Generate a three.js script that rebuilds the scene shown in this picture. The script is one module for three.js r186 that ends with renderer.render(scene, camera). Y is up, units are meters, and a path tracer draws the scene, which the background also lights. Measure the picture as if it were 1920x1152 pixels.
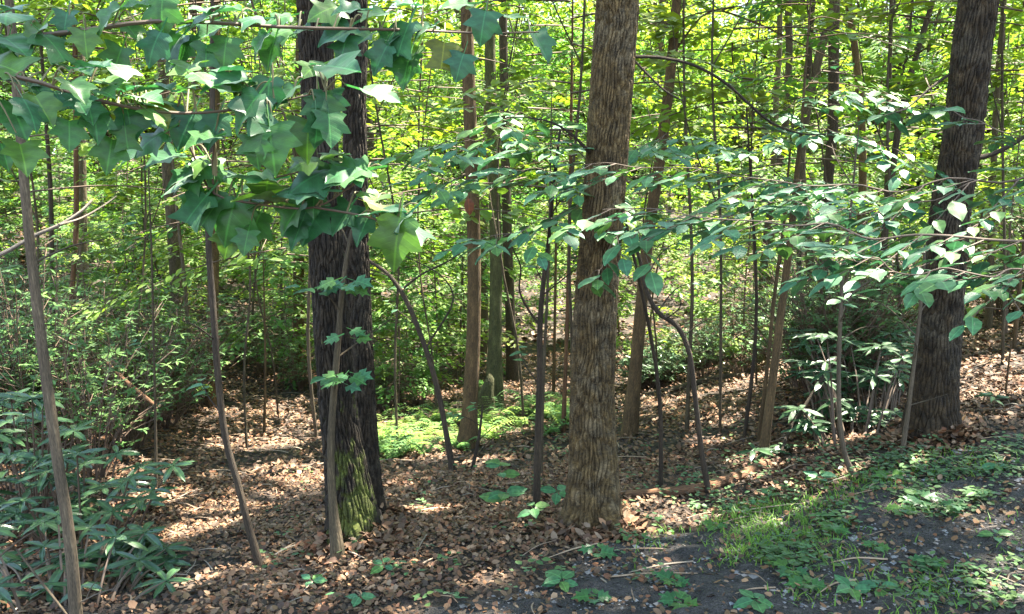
import * as THREE from 'three';
import { mergeGeometries } from 'three/addons/utils/BufferGeometryUtils.js';

// ---------------------------------------------------------------- camera, sky, sun, exposure
const scene = new THREE.Scene();
const SKY = 0.36;
const FOC = 1660, PITCH = THREE.MathUtils.degToRad(8), EYE = new THREE.Vector3(0, 1.65, 0);
const camera = new THREE.PerspectiveCamera(2 * Math.atan(576 / FOC) * 180 / Math.PI, 1920 / 1152, 0.05, 600);
camera.position.copy(EYE);
camera.rotation.set(-PITCH, 0, 0);
const renderer = new THREE.WebGLRenderer({ antialias: true });
renderer.toneMapping = THREE.LinearToneMapping;
renderer.toneMappingExposure = 8.9;
renderer.shadowMap.enabled = true;
const sunAz = THREE.MathUtils.degToRad(50), sunEl = THREE.MathUtils.degToRad(65);
const sunDir = new THREE.Vector3(Math.sin(sunAz) * Math.cos(sunEl), Math.sin(sunEl), -Math.cos(sunAz) * Math.cos(sunEl));
// a hazy summer sky: pale blue overhead, whiter towards the horizon and round the sun
{
  const W = 256, H = 128, data = new Float32Array(W * H * 4), d = new THREE.Vector3();
  for (let j = 0; j < H; j++) for (let i = 0; i < W; i++) {
    const el = ((j + 0.5) / H - 0.5) * Math.PI, az = ((i + 0.5) / W - 0.5) * 2 * Math.PI;
    d.set(Math.cos(az) * Math.cos(el), Math.sin(el), Math.sin(az) * Math.cos(el));
    const t = Math.pow(Math.max(0, d.y), 0.55), c = d.dot(sunDir), g = 0.55 * Math.pow(Math.max(0, c), 6), o = (j * W + i) * 4;
    data[o] = 0.90 + (0.36 - 0.90) * t + g; data[o + 1] = 0.96 + (0.60 - 0.96) * t + g * 0.97; data[o + 2] = 1.0 + (0.98 - 1.0) * t + g * 0.9; data[o + 3] = 1;
  }
  const t = new THREE.DataTexture(data, W, H, THREE.RGBAFormat, THREE.FloatType);
  t.mapping = THREE.EquirectangularReflectionMapping; t.magFilter = THREE.LinearFilter; t.needsUpdate = true;
  scene.background = t; scene.environment = t;
}
scene.backgroundIntensity = scene.environmentIntensity = SKY;
const sun = new THREE.DirectionalLight(new THREE.Color(1, 0.93, 0.8), 5);
sun.name = 'sun';
sun.position.copy(sunDir).multiplyScalar(80);
sun.castShadow = true;
sun.shadow.mapSize.set(4096, 4096);
Object.assign(sun.shadow.camera, { left: -40, right: 40, top: 40, bottom: -40, near: 1, far: 200 });
scene.add(sun, sun.target);

// ---------------------------------------------------------------- helpers
function rng(seed) { let s = seed | 0; return () => { s = (s + 0x6d2b79f5) | 0; let t = Math.imul(s ^ (s >>> 15), 1 | s); t = (t + Math.imul(t ^ (t >>> 7), 61 | t)) ^ t; return ((t ^ (t >>> 14)) >>> 0) / 4294967296; }; }
const hash2 = (i, j, k = 0) => { let h = Math.imul(i, 374761393) ^ Math.imul(j, 668265263) ^ Math.imul(k, 2147483647 - 58); h = Math.imul(h ^ (h >>> 13), 1274126177); return ((h ^ (h >>> 16)) >>> 0) / 4294967296; };
const sm = (t) => t * t * (3 - 2 * t), lerp = (a, b, t) => a + (b - a) * t, clamp = (x, a, b) => Math.min(b, Math.max(a, x)), sstep = (a, b, x) => sm(clamp((x - a) / (b - a), 0, 1));
function vnoise(x, y, k = 0) { const i = Math.floor(x), j = Math.floor(y), u = sm(x - i), v = sm(y - j); return lerp(lerp(hash2(i, j, k), hash2(i + 1, j, k), u), lerp(hash2(i, j + 1, k), hash2(i + 1, j + 1, k), u), v) * 2 - 1; }
function fbm(x, y, k = 0, o = 4) { let s = 0, a = 0.5; for (let i = 0; i < o; i++) { s += a * vnoise(x, y, k + i * 7); x = x * 2.03 + 5.1; y = y * 2.03 + 1.7; a *= 0.5; } return s; }
const V = (x, y, z) => new THREE.Vector3(x, y, z);
const cp = Math.cos(PITCH), sp = Math.sin(PITCH);
// a point seen at pixel (px, py) of the 1920 x 1152 frame, d metres ahead: used to measure the place out from the photograph
function P(px, py, d) { const a = (px - 960) / FOC, b = (576 - py) / FOC; const dy = b * cp - sp, dz = -(cp + b * sp); return V(a / -dz * d, EYE.y + dy / -dz * d, -d); }
const zcam = (p) => (EYE.y - p.y) * sp + -p.z * cp;           // depth along the lens axis
const wpx = (w, p) => w / FOC * zcam(p);                       // width in pixels -> metres at p
const taken = new Map();
function numbered(name) { const n = taken.get(name) ?? 0; taken.set(name, n + 1); return n ? name + '_' + String(n).padStart(3, '0') : name; }
function tag(o, label, category, group, kind) { if (label) o.userData.label = label; if (category) o.userData.category = category; if (group) o.userData.group = group; if (kind) o.userData.kind = kind; return o; }
function thing(name, label, category, pos, group) { const g = new THREE.Group(); g.name = numbered(name); g.position.copy(pos); tag(g, label, category, group); scene.add(g); return g; }
function part(name, geo, mat, parent) { const m = new THREE.Mesh(geo, mat); m.name = name; m.castShadow = m.receiveShadow = true; parent.add(m); return m; }

// growing buffers for merged meshes
class Buf {
  constructor() { this.p = []; this.c = []; this.i = []; this.u = []; this.n = 0; }
  build(normals = false) {
    const g = new THREE.BufferGeometry();
    g.setAttribute('position', new THREE.BufferAttribute(new Float32Array(this.p), 3));
    if (this.c.length) g.setAttribute('color', new THREE.BufferAttribute(new Float32Array(this.c), 3));
    if (this.u.length) g.setAttribute('uv', new THREE.BufferAttribute(new Float32Array(this.u), 2));
    g.setIndex(new THREE.BufferAttribute(new Uint32Array(this.i), 1));
    if (normals) g.computeVertexNormals();
    return g;
  }
}
// a small folded leaf of four triangles: base at o, axis a (length included), side s (half width included), bend n
function leaf6(B, ox, oy, oz, ax, ay, az, sx, sy, sz, nx, ny, nz, r, g, b) {
  const k = B.n, q = [0, 0, 0, .3, .92, .5, .72, .7, .35, 1, 0, 0, .72, -.7, .35, .3, -.92, .5];
  for (let t = 0; t < 18; t += 3) {
    const u = q[t], v = q[t + 1], w = q[t + 2];
    B.p.push(ox + ax * u + sx * v + nx * w, oy + ay * u + sy * v + ny * w, oz + az * u + sz * v + nz * w);
    B.c.push(r, g, b);
  }
  B.i.push(k, k + 5, k + 4, k, k + 4, k + 3, k, k + 3, k + 2, k, k + 2, k + 1);
  B.n += 6;
}
const _a = V(0, 0, 0), _s = V(0, 0, 0), _n = V(0, 0, 0);
// leaf at point (x,y,z) with heading, droop, roll, length, half width, colour
function putLeaf(B, x, y, z, head, droop, roll, len, hw, col, fold = .35) {
  const cd = Math.cos(droop), ch = Math.cos(head), sh = Math.sin(head);
  _a.set(ch * cd, -Math.sin(droop), sh * cd);
  _s.set(-sh, 0, ch);
  _n.crossVectors(_s, _a); if (_n.y < 0) _n.negate();
  const cr = Math.cos(roll), sr = Math.sin(roll);
  const sx = _s.x * cr + _n.x * sr, sy = _s.y * cr + _n.y * sr, sz = _s.z * cr + _n.z * sr;
  const nx = _n.x * cr - _s.x * sr, ny = _n.y * cr - _s.y * sr, nz = _n.z * cr - _s.z * sr, f = hw * fold;
  leaf6(B, x, y, z, _a.x * len, _a.y * len, _a.z * len, sx * hw, sy * hw, sz * hw, nx * f, ny * f, nz * f, col[0], col[1], col[2]);
}
const vary = (R, c, a, hue = .12) => { const k = 1 + (R() - .5) * 2 * a, h = (R() - .5) * 2 * hue; return [c[0] * k * (1 + h), c[1] * k, c[2] * k * (1 - h)]; };

// tube along points with radii; uv in metres / 0.5
function tube(B, pts, rad, seg = 8, step = 0, col = null) {
  const n0 = pts.length; let C = pts, Rr = rad;
  if (n0 > 2 || step) {
    const cu = new THREE.CatmullRomCurve3(pts, false, 'centripetal'), L = cu.getLength(), n = Math.max(2, Math.ceil(L / (step || L / (n0 * 3))));
    C = []; Rr = [];
    for (let i = 0; i <= n; i++) { const t = i / n; C.push(cu.getPoint(t)); const f = t * (n0 - 1), j = Math.min(n0 - 2, Math.floor(f)); Rr.push(lerp(rad[j], rad[j + 1], f - j)); }
  }
  const X = V(0, 0, 0), Y = V(0, 0, 0), T = V(0, 0, 0), N = C.length, rep = Math.max(1, Math.round(Rr[0] * 6.283 / .5 * 2) / 2);
  let len = 0; const k0 = B.n;
  T.subVectors(C[1], C[0]).normalize(); X.set(1, 0, 0); if (Math.abs(T.x) > .8) X.set(0, 0, 1);
  for (let i = 0; i < N; i++) {
    T.subVectors(C[Math.min(N - 1, i + 1)], C[Math.max(0, i - 1)]).normalize();
    X.addScaledVector(T, -X.dot(T)).normalize(); Y.crossVectors(T, X);
    if (i) len += C[i].distanceTo(C[i - 1]);
    for (let s = 0; s <= seg; s++) {
      const a = s / seg * 6.28318531, c = Math.cos(a) * Rr[i], d = Math.sin(a) * Rr[i];
      B.p.push(C[i].x + X.x * c + Y.x * d, C[i].y + X.y * c + Y.y * d, C[i].z + X.z * c + Y.z * d);
      B.u.push(s / seg * rep, len / .5);
      if (col) B.c.push(col[0], col[1], col[2]);
    }
  }
  for (let i = 0; i < N - 1; i++) for (let s = 0; s < seg; s++) { const a = k0 + i * (seg + 1) + s, b = a + seg + 1; B.i.push(a, a + 1, b, b, a + 1, b + 1); }
  B.n += N * (seg + 1);
  // closing tip
  const e = k0 + (N - 1) * (seg + 1); for (let s = 1; s < seg - 1; s++) B.i.push(e, e + s, e + s + 1);
}
function tubeGeo(pts, rad, seg, step) { const B = new Buf(); tube(B, pts, rad, seg, step); return B.build(true); }

// ---------------------------------------------------------------- textures
function dataTex(n, f, srgb, ch = 4) {
  const d = new Uint8Array(n * n * 4);
  for (let y = 0; y < n; y++) for (let x = 0; x < n; x++) { const v = f(x / n, y / n), o = (y * n + x) * 4; for (let c = 0; c < 3; c++) d[o + c] = clamp(Math.round((Array.isArray(v) ? v[c] : v) * 255), 0, 255); d[o + 3] = 255; }
  const t = new THREE.DataTexture(d, n, n); t.wrapS = t.wrapT = THREE.RepeatWrapping; t.magFilter = THREE.LinearFilter; t.minFilter = THREE.LinearMipmapLinearFilter; t.generateMipmaps = true;
  if (srgb) t.colorSpace = THREE.SRGBColorSpace; t.needsUpdate = true; return t;
}
function pnoise(x, y, px, py, k) { const i = Math.floor(x), j = Math.floor(y), u = sm(x - i), v = sm(y - j), m = (a, n) => ((a % n) + n) % n; const h = (a, b) => hash2(m(a, px), m(b, py), k); return lerp(lerp(h(i, j), h(i + 1, j), u), lerp(h(i, j + 1), h(i + 1, j + 1), u), v); }
function pfbm(u, v, fx, fy, k, o = 4) { let s = 0, a = .5, t = 0; for (let i = 0; i < o; i++) { s += a * pnoise(u * fx, v * fy, fx, fy, k + i); t += a; fx *= 2; fy *= 2; a *= .55; } return s / t; }
const barkBump = dataTex(512, (u, v) => { const r = 1 - Math.abs(2 * pfbm(u + .02 * pfbm(u, v, 4, 6, 40), v, 22, 3, 3, 3) - 1); return clamp(.25 + .5 * (1 - r * r) + .35 * (pfbm(u, v, 40, 20, 9, 3) - .5), 0, 1); });
const barkMap = dataTex(512, (u, v) => { const a = pfbm(u, v, 40, 14, 21, 4), b = pfbm(u, v, 5, 3, 31, 4), c = pfbm(u, v, 60, 40, 51, 2); const k = .66 + .22 * (a - .5) + .28 * (b - .5) + .3 * (c - .5), l = sstep(.58, .7, b) * .18; return [k + l, k * .97 + l, k * .93 + l * .9]; }, true);
const soilMap = dataTex(512, (u, v) => { const a = pfbm(u, v, 8, 8, 61, 6), b = pfbm(u, v, 50, 50, 71, 3); const k = .62 + .55 * (a - .5) + .5 * (b - .5); return [k, k * .98, k * .96]; }, true);
const soilBump = dataTex(512, (u, v) => clamp(pfbm(u, v, 10, 10, 81, 6) * .6 + pfbm(u, v, 60, 60, 91, 2) * .4, 0, 1));
const veinMap = (() => {
  const n = 256; return dataTex(n, (u, v) => {
    const x = Math.abs(u - .5) * 2, q = v - x * .55, s = Math.abs(((q * 9) % 1 + 1) % 1 - .5) * 2;
    const mid = 1 - sstep(.0, .035, x), side = (1 - sstep(0, .16, s)) * .5, g = pfbm(u, v, 9, 9, 101, 4);
    const k = .74 + .3 * (g - .5) + .24 * mid + .12 * side; return [clamp(k + .03 * mid, 0, 1), clamp(k, 0, 1), clamp(k - .02, 0, 1)];
  }, true);
})();
const veinBump = dataTex(256, (u, v) => { const x = Math.abs(u - .5) * 2, q = v - x * .55, s = Math.abs(((q * 9) % 1 + 1) % 1 - .5) * 2; return clamp(.75 - .5 * (1 - sstep(0, .05, x)) - .3 * (1 - sstep(0, .22, s)), 0, 1); });

// ---------------------------------------------------------------- materials
const L = (r, g, b) => new THREE.Color().setRGB(r, g, b);
const bark = (c, bs = .012) => new THREE.MeshStandardMaterial({ color: c, map: barkMap, bumpMap: barkBump, bumpScale: bs, roughness: .93 });
const M = {
  barkGrey: bark(L(.24, .19, .11)), barkBrown: bark(L(.28, .185, .082)), barkDark: bark(L(.15, .112, .073)), barkPale: bark(L(.29, .23, .155), .006), barkRed: bark(L(.34, .18, .09), .008), barkMoss: bark(L(.20, .21, .09)),
  big: new THREE.MeshStandardMaterial({ vertexColors: true, map: soilMap, bumpMap: soilBump, bumpScale: .004, roughness: .95 }),
  twig: new THREE.MeshStandardMaterial({ color: L(.11, .075, .05), roughness: .8 }),
  stemBrown: new THREE.MeshStandardMaterial({ color: L(.13, .085, .055), roughness: .85 }),
  twigGreen: new THREE.MeshStandardMaterial({ color: L(.14, .12, .05), roughness: .7 }),
  dead: bark(L(.55, .48, .40), .004),
};
const leafMat = (o) => new THREE.MeshPhysicalMaterial({ vertexColors: true, side: THREE.DoubleSide, roughness: .95, transmission: .5, thickness: 0, clearcoat: .5, clearcoatRoughness: .35, specularIntensity: .4, ...o });
M.foliage = leafMat({});
M.foliageSat = leafMat({ clearcoat: .35, transmission: .62 });
M.laurel = leafMat({ transmission: .3, clearcoat: .8, clearcoatRoughness: .28 });
M.litter = new THREE.MeshStandardMaterial({ vertexColors: true, side: THREE.DoubleSide, roughness: .75 });
M.grass = leafMat({ transmission: .4, clearcoat: .15 });

// ---------------------------------------------------------------- the lie of the land
const ctrl = [];
for (const [px, py, d] of [[1110, 1000, 4.6], [668, 1008, 4.6], [1745, 822, 5.4], [1920, 1152, 3.2], [960, 1152, 3.45], [0, 1152, 4.0], [1900, 700, 7], [1900, 610, 10], [880, 845, 8.5], [925, 770, 11], [962, 715, 14.5],
  [1180, 820, 8.3], [485, 1065, 4.5], [850, 890, 7], [1010, 975, 5], [290, 960, 6], [550, 830, 9], [400, 790, 10], [330, 705, 12.5], [60, 690, 12], [1325, 932, 5.2], [1430, 865, 6], [1592, 898, 5], [1300, 740, 10.5], [1290, 620, 17], [560, 690, 14], [120, 880, 7], [1500, 700, 10], [1650, 640, 12]]) {
  const p = P(px, py, d); ctrl.push([p.x, p.z, p.y]);
}
ctrl.push([0, 0, 0.02], [2, -1, 0.06], [4, 0, .25], [-2, -.5, -.12], [-5, 0, -.6], [0, 6, .1], [8, 6, .6], [-8, 6, -.4], [-9, -6, -.7], [9, -5, .7], [0, -22, -1.9], [8, -22, -.8], [-9, -22, -.6], [0, -34, -1.6], [14, -34, .3], [-16, -34, .4], [0, -60, .5], [35, -60, 2], [-40, -60, 2], [40, -15, 3], [-40, -15, 2.5], [40, 30, 2], [-40, 30, 0], [0, 40, 1], [0, -110, 3], [100, -100, 6], [-100, -100, 6], [110, 20, 6], [-110, 20, 5]);
const tps = (() => {
  const n = ctrl.length, N = n + 3, A = [], U = (r2) => r2 < 1e-12 ? 0 : r2 * Math.log(r2) * .5;
  for (let i = 0; i < n; i++) { const row = new Float64Array(N + 1); for (let j = 0; j < n; j++) row[j] = U((ctrl[i][0] - ctrl[j][0]) ** 2 + (ctrl[i][1] - ctrl[j][1]) ** 2); row[i] += .15; row[n] = 1; row[n + 1] = ctrl[i][0]; row[n + 2] = ctrl[i][1]; row[N] = ctrl[i][2]; A.push(row); }
  for (let k = 0; k < 3; k++) { const row = new Float64Array(N + 1); for (let j = 0; j < n; j++) row[j] = k === 0 ? 1 : ctrl[j][k - 1]; A.push(row); }
  for (let c = 0; c < N; c++) { let b = c; for (let r = c + 1; r < N; r++) if (Math.abs(A[r][c]) > Math.abs(A[b][c])) b = r; [A[c], A[b]] = [A[b], A[c]]; for (let r = c + 1; r < N; r++) { const f = A[r][c] / A[c][c]; if (f) for (let k = c; k <= N; k++) A[r][k] -= f * A[c][k]; } }
  const w = new Float64Array(N); for (let r = N - 1; r >= 0; r--) { let s = A[r][N]; for (let k = r + 1; k < N; k++) s -= A[r][k] * w[k]; w[r] = s / A[r][r]; }
  return (x, z) => { let s = w[n] + w[n + 1] * x + w[n + 2] * z; for (let j = 0; j < n; j++) s += w[j] * U((x - ctrl[j][0]) ** 2 + (z - ctrl[j][1]) ** 2); return s; };
})();
const G = (x, z) => tps(x, z) + .05 * fbm(x * .9, z * .9, 5, 3) + .022 * fbm(x * 4, z * 4, 9, 3);
function hit(px, py) { for (let d = 1.5, last = 1.5; d < 80; d += .1) { const p = P(px, py, d); if (p.y < G(p.x, p.z)) { let a = last, b = d; for (let k = 0; k < 12; k++) { const m = (a + b) / 2, q = P(px, py, m); if (q.y < G(q.x, q.z)) b = m; else a = m; } const q = P(px, py, (a + b) / 2); q.y = G(q.x, q.z); return q; } last = d; } return P(px, py, 40); }

// trail edge, in metres on the ground
const edge = [[500, 1400], [780, 1165], [980, 1090], [1130, 1012], [1300, 985], [1500, 935], [1700, 868], [1920, 792]].map(([x, y]) => hit(x, y));
edge.push(V(7, 0, edge.at(-1).z - .6), V(14, 0, edge.at(-1).z - .2));
edge.unshift(V(-1.6, 0, .2), V(-2.2, 0, 2.5)); edge.sort((a, b) => a.x - b.x);
function trailDist(x, z) { // > 0 on the trail side
  let best = 1e9, side = 1;
  for (let i = 0; i < edge.length - 1; i++) { const a = edge[i], b = edge[i + 1], dx = b.x - a.x, dz = b.z - a.z, t = clamp(((x - a.x) * dx + (z - a.z) * dz) / (dx * dx + dz * dz), 0, 1), ex = x - a.x - dx * t, ez = z - a.z - dz * t, d = ex * ex + ez * ez; if (d < best) { best = d; side = dx * (z - a.z) - dz * (x - a.x) > 0 ? 1 : -1; } }
  return side * Math.sqrt(best) + .22 * fbm(x * 2.2, z * 2.2, 77, 4);
}
console.log('edge', edge.map((e) => e.x.toFixed(2) + ',' + e.z.toFixed(2)).join(' '));

function lines(lo, fineLo, fineHi, hi, step) { const a = []; for (let v = fineLo; v <= fineHi; v += step) a.push(v); let s = step, v = a.at(-1); while (v < hi) { s *= 1.13; v += s; a.push(v); } s = step; v = fineLo; const b = []; while (v > lo) { s *= 1.13; v -= s; b.push(v); } return [...b.reverse(), ...a]; }
{
  const xs = lines(-130, -4.2, 4.6, 130, .065), zs = lines(-140, -9, -2, 60, .065), nx = xs.length, nz = zs.length;
  const p = new Float32Array(nx * nz * 3), u = new Float32Array(nx * nz * 2), c = new Float32Array(nx * nz * 3), idx = [], tIdx = [];
  const onTrail = new Uint8Array(nx * nz);
  for (let j = 0; j < nz; j++) for (let i = 0; i < nx; i++) {
    const k = j * nx + i, x = xs[i], z = zs[j]; p[k * 3] = x; p[k * 3 + 1] = G(x, z); p[k * 3 + 2] = z; u[k * 2] = x / .7; u[k * 2 + 1] = z / .7;
    const a = 1 + .5 * fbm(x * .6, z * .6, 15, 3); c[k * 3] = .10 * a; c[k * 3 + 1] = .066 * a; c[k * 3 + 2] = .043 * a;
    onTrail[k] = x > -3 && x < 9 && z > -10 && z < 4 && trailDist(x, z) > 0 ? 1 : 0;
  }
  for (let j = 0; j < nz - 1; j++) for (let i = 0; i < nx - 1; i++) { const a = j * nx + i, b = a + nx; idx.push(a, b, a + 1, a + 1, b, b + 1); if (onTrail[a] && onTrail[b] && onTrail[a + 1] && onTrail[b + 1]) tIdx.push(a, b, a + 1, a + 1, b, b + 1); }
  const g = new THREE.BufferGeometry(); g.setAttribute('position', new THREE.BufferAttribute(p, 3)); g.setAttribute('uv', new THREE.BufferAttribute(u, 2)); g.setAttribute('color', new THREE.BufferAttribute(c, 3)); g.setIndex(idx); g.computeVertexNormals();
  const m = part('ground', g, new THREE.MeshStandardMaterial({ vertexColors: true, map: soilMap, bumpMap: soilBump, bumpScale: .03, roughness: .95 }), scene); tag(m, 'brown forest floor soil sloping down from the trail', 'ground', null, 'structure');
  // the trail: the same grid, a little higher, with clods
  const use = new Map(), tp = [], tu = [], ti = [];
  for (const k of tIdx) { if (!use.has(k)) { use.set(k, use.size); const x = p[k * 3], z = p[k * 3 + 2], t = clamp(trailDist(x, z) * 4, 0, 1); tp.push(x, p[k * 3 + 1] + .005 + t * (.012 + .055 * Math.max(0, fbm(x * 6, z * 6, 33, 4))), z); tu.push(x / .45, z / .45); } ti.push(use.get(k)); }
  const tg = new THREE.BufferGeometry(); tg.setAttribute('position', new THREE.Float32BufferAttribute(tp, 3)); tg.setAttribute('uv', new THREE.Float32BufferAttribute(tu, 2)); tg.setIndex(ti); tg.computeVertexNormals();
  tag(part('trail', tg, new THREE.MeshStandardMaterial({ color: L(.125, .11, .105), map: soilMap, bumpMap: soilBump, bumpScale: .06, roughness: .9 }), scene), 'dark bare soil trail crossing the lower right corner', 'trail', null, 'structure');
}
console.log('ground done');

// ---------------------------------------------------------------- crowns: shared leaf clouds
const GREENS = [[.18, .315, .026], [.125, .275, .036], [.225, .34, .022], [.08, .19, .035]];
function canopyCrown(seed, clumps, perClump, rx, ry, rz, clumpR, len, col) {
  const R = rng(seed), B = new Buf(), spots = [];
  for (let k = 0; k < clumps; k++) {
    let x, y, z; do { x = R() * 2 - 1; y = R() * 2 - 1; z = R() * 2 - 1; } while (x * x + y * y + z * z > 1);
    const q = .55 + .45 * R(), l = Math.cbrt(x * x + y * y + z * z) || 1; x *= rx * q / Math.max(.6, l); y *= ry * q / Math.max(.6, l); z *= rz * q / Math.max(.6, l); spots.push([x, y, z]);
    const cr = clumpR * (.6 + .8 * R()), base = vary(R, col, .25, .15);
    for (let i = 0; i < perClump; i++) {
      const a = R() * 6.283, r = Math.sqrt(R()) * cr, h = (R() + R() - 1) * cr * .55;
      putLeaf(B, x + Math.cos(a) * r, y + h - r * .15, z + Math.sin(a) * r, a + (R() - .5) * 2, .1 + R() * .8, (R() - .5) * 1.2, len * (.7 + .6 * R()), len * .3 * (.8 + .5 * R()), vary(R, base, .22, .1));
    }
  }
  const W = new Buf();
  for (const [x, y, z] of spots) tube(W, [V(0, -ry * 1.0, 0), V(x * .3, -ry * .55 + y * .25, z * .3), V(x, y, z)], [.07, .04, .008], 5);
  return { leaves: B.build(), limbs: W.build(true) };
}
// a young tree's foliage: flat sprays on side branches all the way up a stem of height H
function sprayCrown(seed, H, y0, rad, nBr, perBr, len, col, droop = .12, spread = .35, wide = .33) {
  const R = rng(seed), B = new Buf(), W = new Buf();
  for (let k = 0; k < nBr; k++) {
    const t = (k + R()) / nBr, y = lerp(y0, H, t), a = k * 2.4 + R() * 1.2, rl = rad * (.45 + .55 * R()) * (1 - .55 * Math.max(0, t - .5) * 2), up = .28 * R() - .02, base = vary(R, col, .2, .16);
    const ca = Math.cos(a), sa = Math.sin(a), bend = (R() - .5) * .5;
    const at = (s) => [ca * rl * s - sa * bend * rl * s * s, y + rl * (up * s - droop * s * s * 2), sa * rl * s + ca * bend * rl * s * s];
    tube(W, [0, .4, .75, 1].map((s) => V(...at(s))), [.008, .006, .004, .0015], 4);
    for (let i = 0; i < perBr; i++) {
      const s = .22 + .8 * Math.pow(R(), .7), [x, yy, z] = at(s), side = R() < .5 ? -1 : 1, off = (R() * spread * rl * (1.15 - s) + .02), hd = a + side * (.5 + R() * .7);
      putLeaf(B, x + Math.cos(hd) * off, yy + (R() - .5) * .10 - off * .12, z + Math.sin(hd) * off, hd + (R() - .5) * .8, .05 + R() * .55, (R() - .5) * .8, len * (.65 + .6 * R()), len * wide * (.8 + .4 * R()), vary(R, base, .2, .1));
    }
  }
  return { leaves: B.build(), limbs: W.build(true) };
}
const canopy = [canopyCrown(11, 48, 66, 3.2, 2.6, 3.2, .75, .15, GREENS[1]), canopyCrown(12, 46, 66, 3.0, 3.0, 3.0, .75, .15, GREENS[0]), canopyCrown(13, 54, 64, 3.6, 2.4, 3.6, .75, .15, GREENS[3])];
const airy = [canopyCrown(14, 34, 40, 3.2, 2.6, 3.2, .8, .14, GREENS[0]), canopyCrown(15, 34, 40, 3.0, 3.0, 3.0, .8, .14, GREENS[2])];
const farCrown = [canopyCrown(21, 100, 70, 4, 6, 4, 1.4, .24, GREENS[2]), canopyCrown(22, 100, 70, 4.4, 5.8, 4.4, 1.4, .24, GREENS[0])];
const spray = [0, 1, 2, 3, 4, 5].map((k) => sprayCrown(31 + k, 6.5 + (k % 3), k % 2 ? 1.6 : .5, 1.9 + .25 * (k % 3), 44, 75, .10, GREENS[k % 3], .12, .35, .27));
const smallSpray = [0, 1, 2].map((k) => sprayCrown(51 + k, 2.6, .25, 1.05, 30, 60, .085, GREENS[(k + 1) % 3], .12, .4, .28));
const mapleSpray = [0, 1, 2].map((k) => sprayCrown(61 + k, 6.4, 2.0 + .25 * k, 1.75, 26, 52, .11, GREENS[[2, 0, 2][k]], .12, .4, .38));
// bushy evergreen: many stems, whorled leaves
function bush(seed, H, rad, nSt, whorls, len, wid, col) {
  const R = rng(seed), B = new Buf(), W = new Buf();
  for (let k = 0; k < nSt; k++) {
    const a = R() * 6.283, r = rad * Math.sqrt(R()), h = H * (.45 + .55 * R()) * (1 - .3 * r / rad), x1 = Math.cos(a) * r, z1 = Math.sin(a) * r;
    const q = [V(x1 * .12, 0, z1 * .12), V(x1 * .4 + (R() - .5) * .2, h * .45, z1 * .4 + (R() - .5) * .2), V(x1, h, z1)];
    tube(W, q, [.010, .007, .003], 4);
    for (let w = 0; w < whorls; w++) {
      const t = .35 + .65 * (w + 1) / whorls, jx = (R() - .5) * .4 * rad, jz = (R() - .5) * .4 * rad, cx = lerp(q[1].x, q[2].x, clamp(t * 2 - 1, 0, 1)) + jx, cy = h * t + (R() - .5) * .1, cz = lerp(q[1].z, q[2].z, clamp(t * 2 - 1, 0, 1)) + jz, base = vary(R, col, .25, .12);
      tube(W, [V(lerp(q[1].x, q[2].x, clamp(t * 2 - 1.2, 0, 1)), cy - .15, lerp(q[1].z, q[2].z, clamp(t * 2 - 1.2, 0, 1))), V(cx, cy, cz)], [.005, .003], 3);
      const m = 5 + Math.floor(R() * 4);
      for (let i = 0; i < m; i++) { const hd = i / m * 6.283 + R() * .5; putLeaf(B, cx, cy, cz, hd, -.35 + R() * .9, (R() - .5) * .6, len * (.7 + .5 * R()), wid * (.8 + .4 * R()), vary(R, base, .2, .08), .25); }
    }
  }
  return { leaves: B.build(), limbs: W.build(true) };
}
const laurel = [0, 1, 2, 3].map((k) => bush(71 + k, 1.8 + .3 * k, 1.1, 30, 7, .088, .016, [.075, .165, .03]));
const lowLaurel = [0, 1].map((k) => bush(81 + k, .8, .6, 22, 5, .11, .02, [.05, .11, .032]));
console.log('crowns done');

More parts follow.
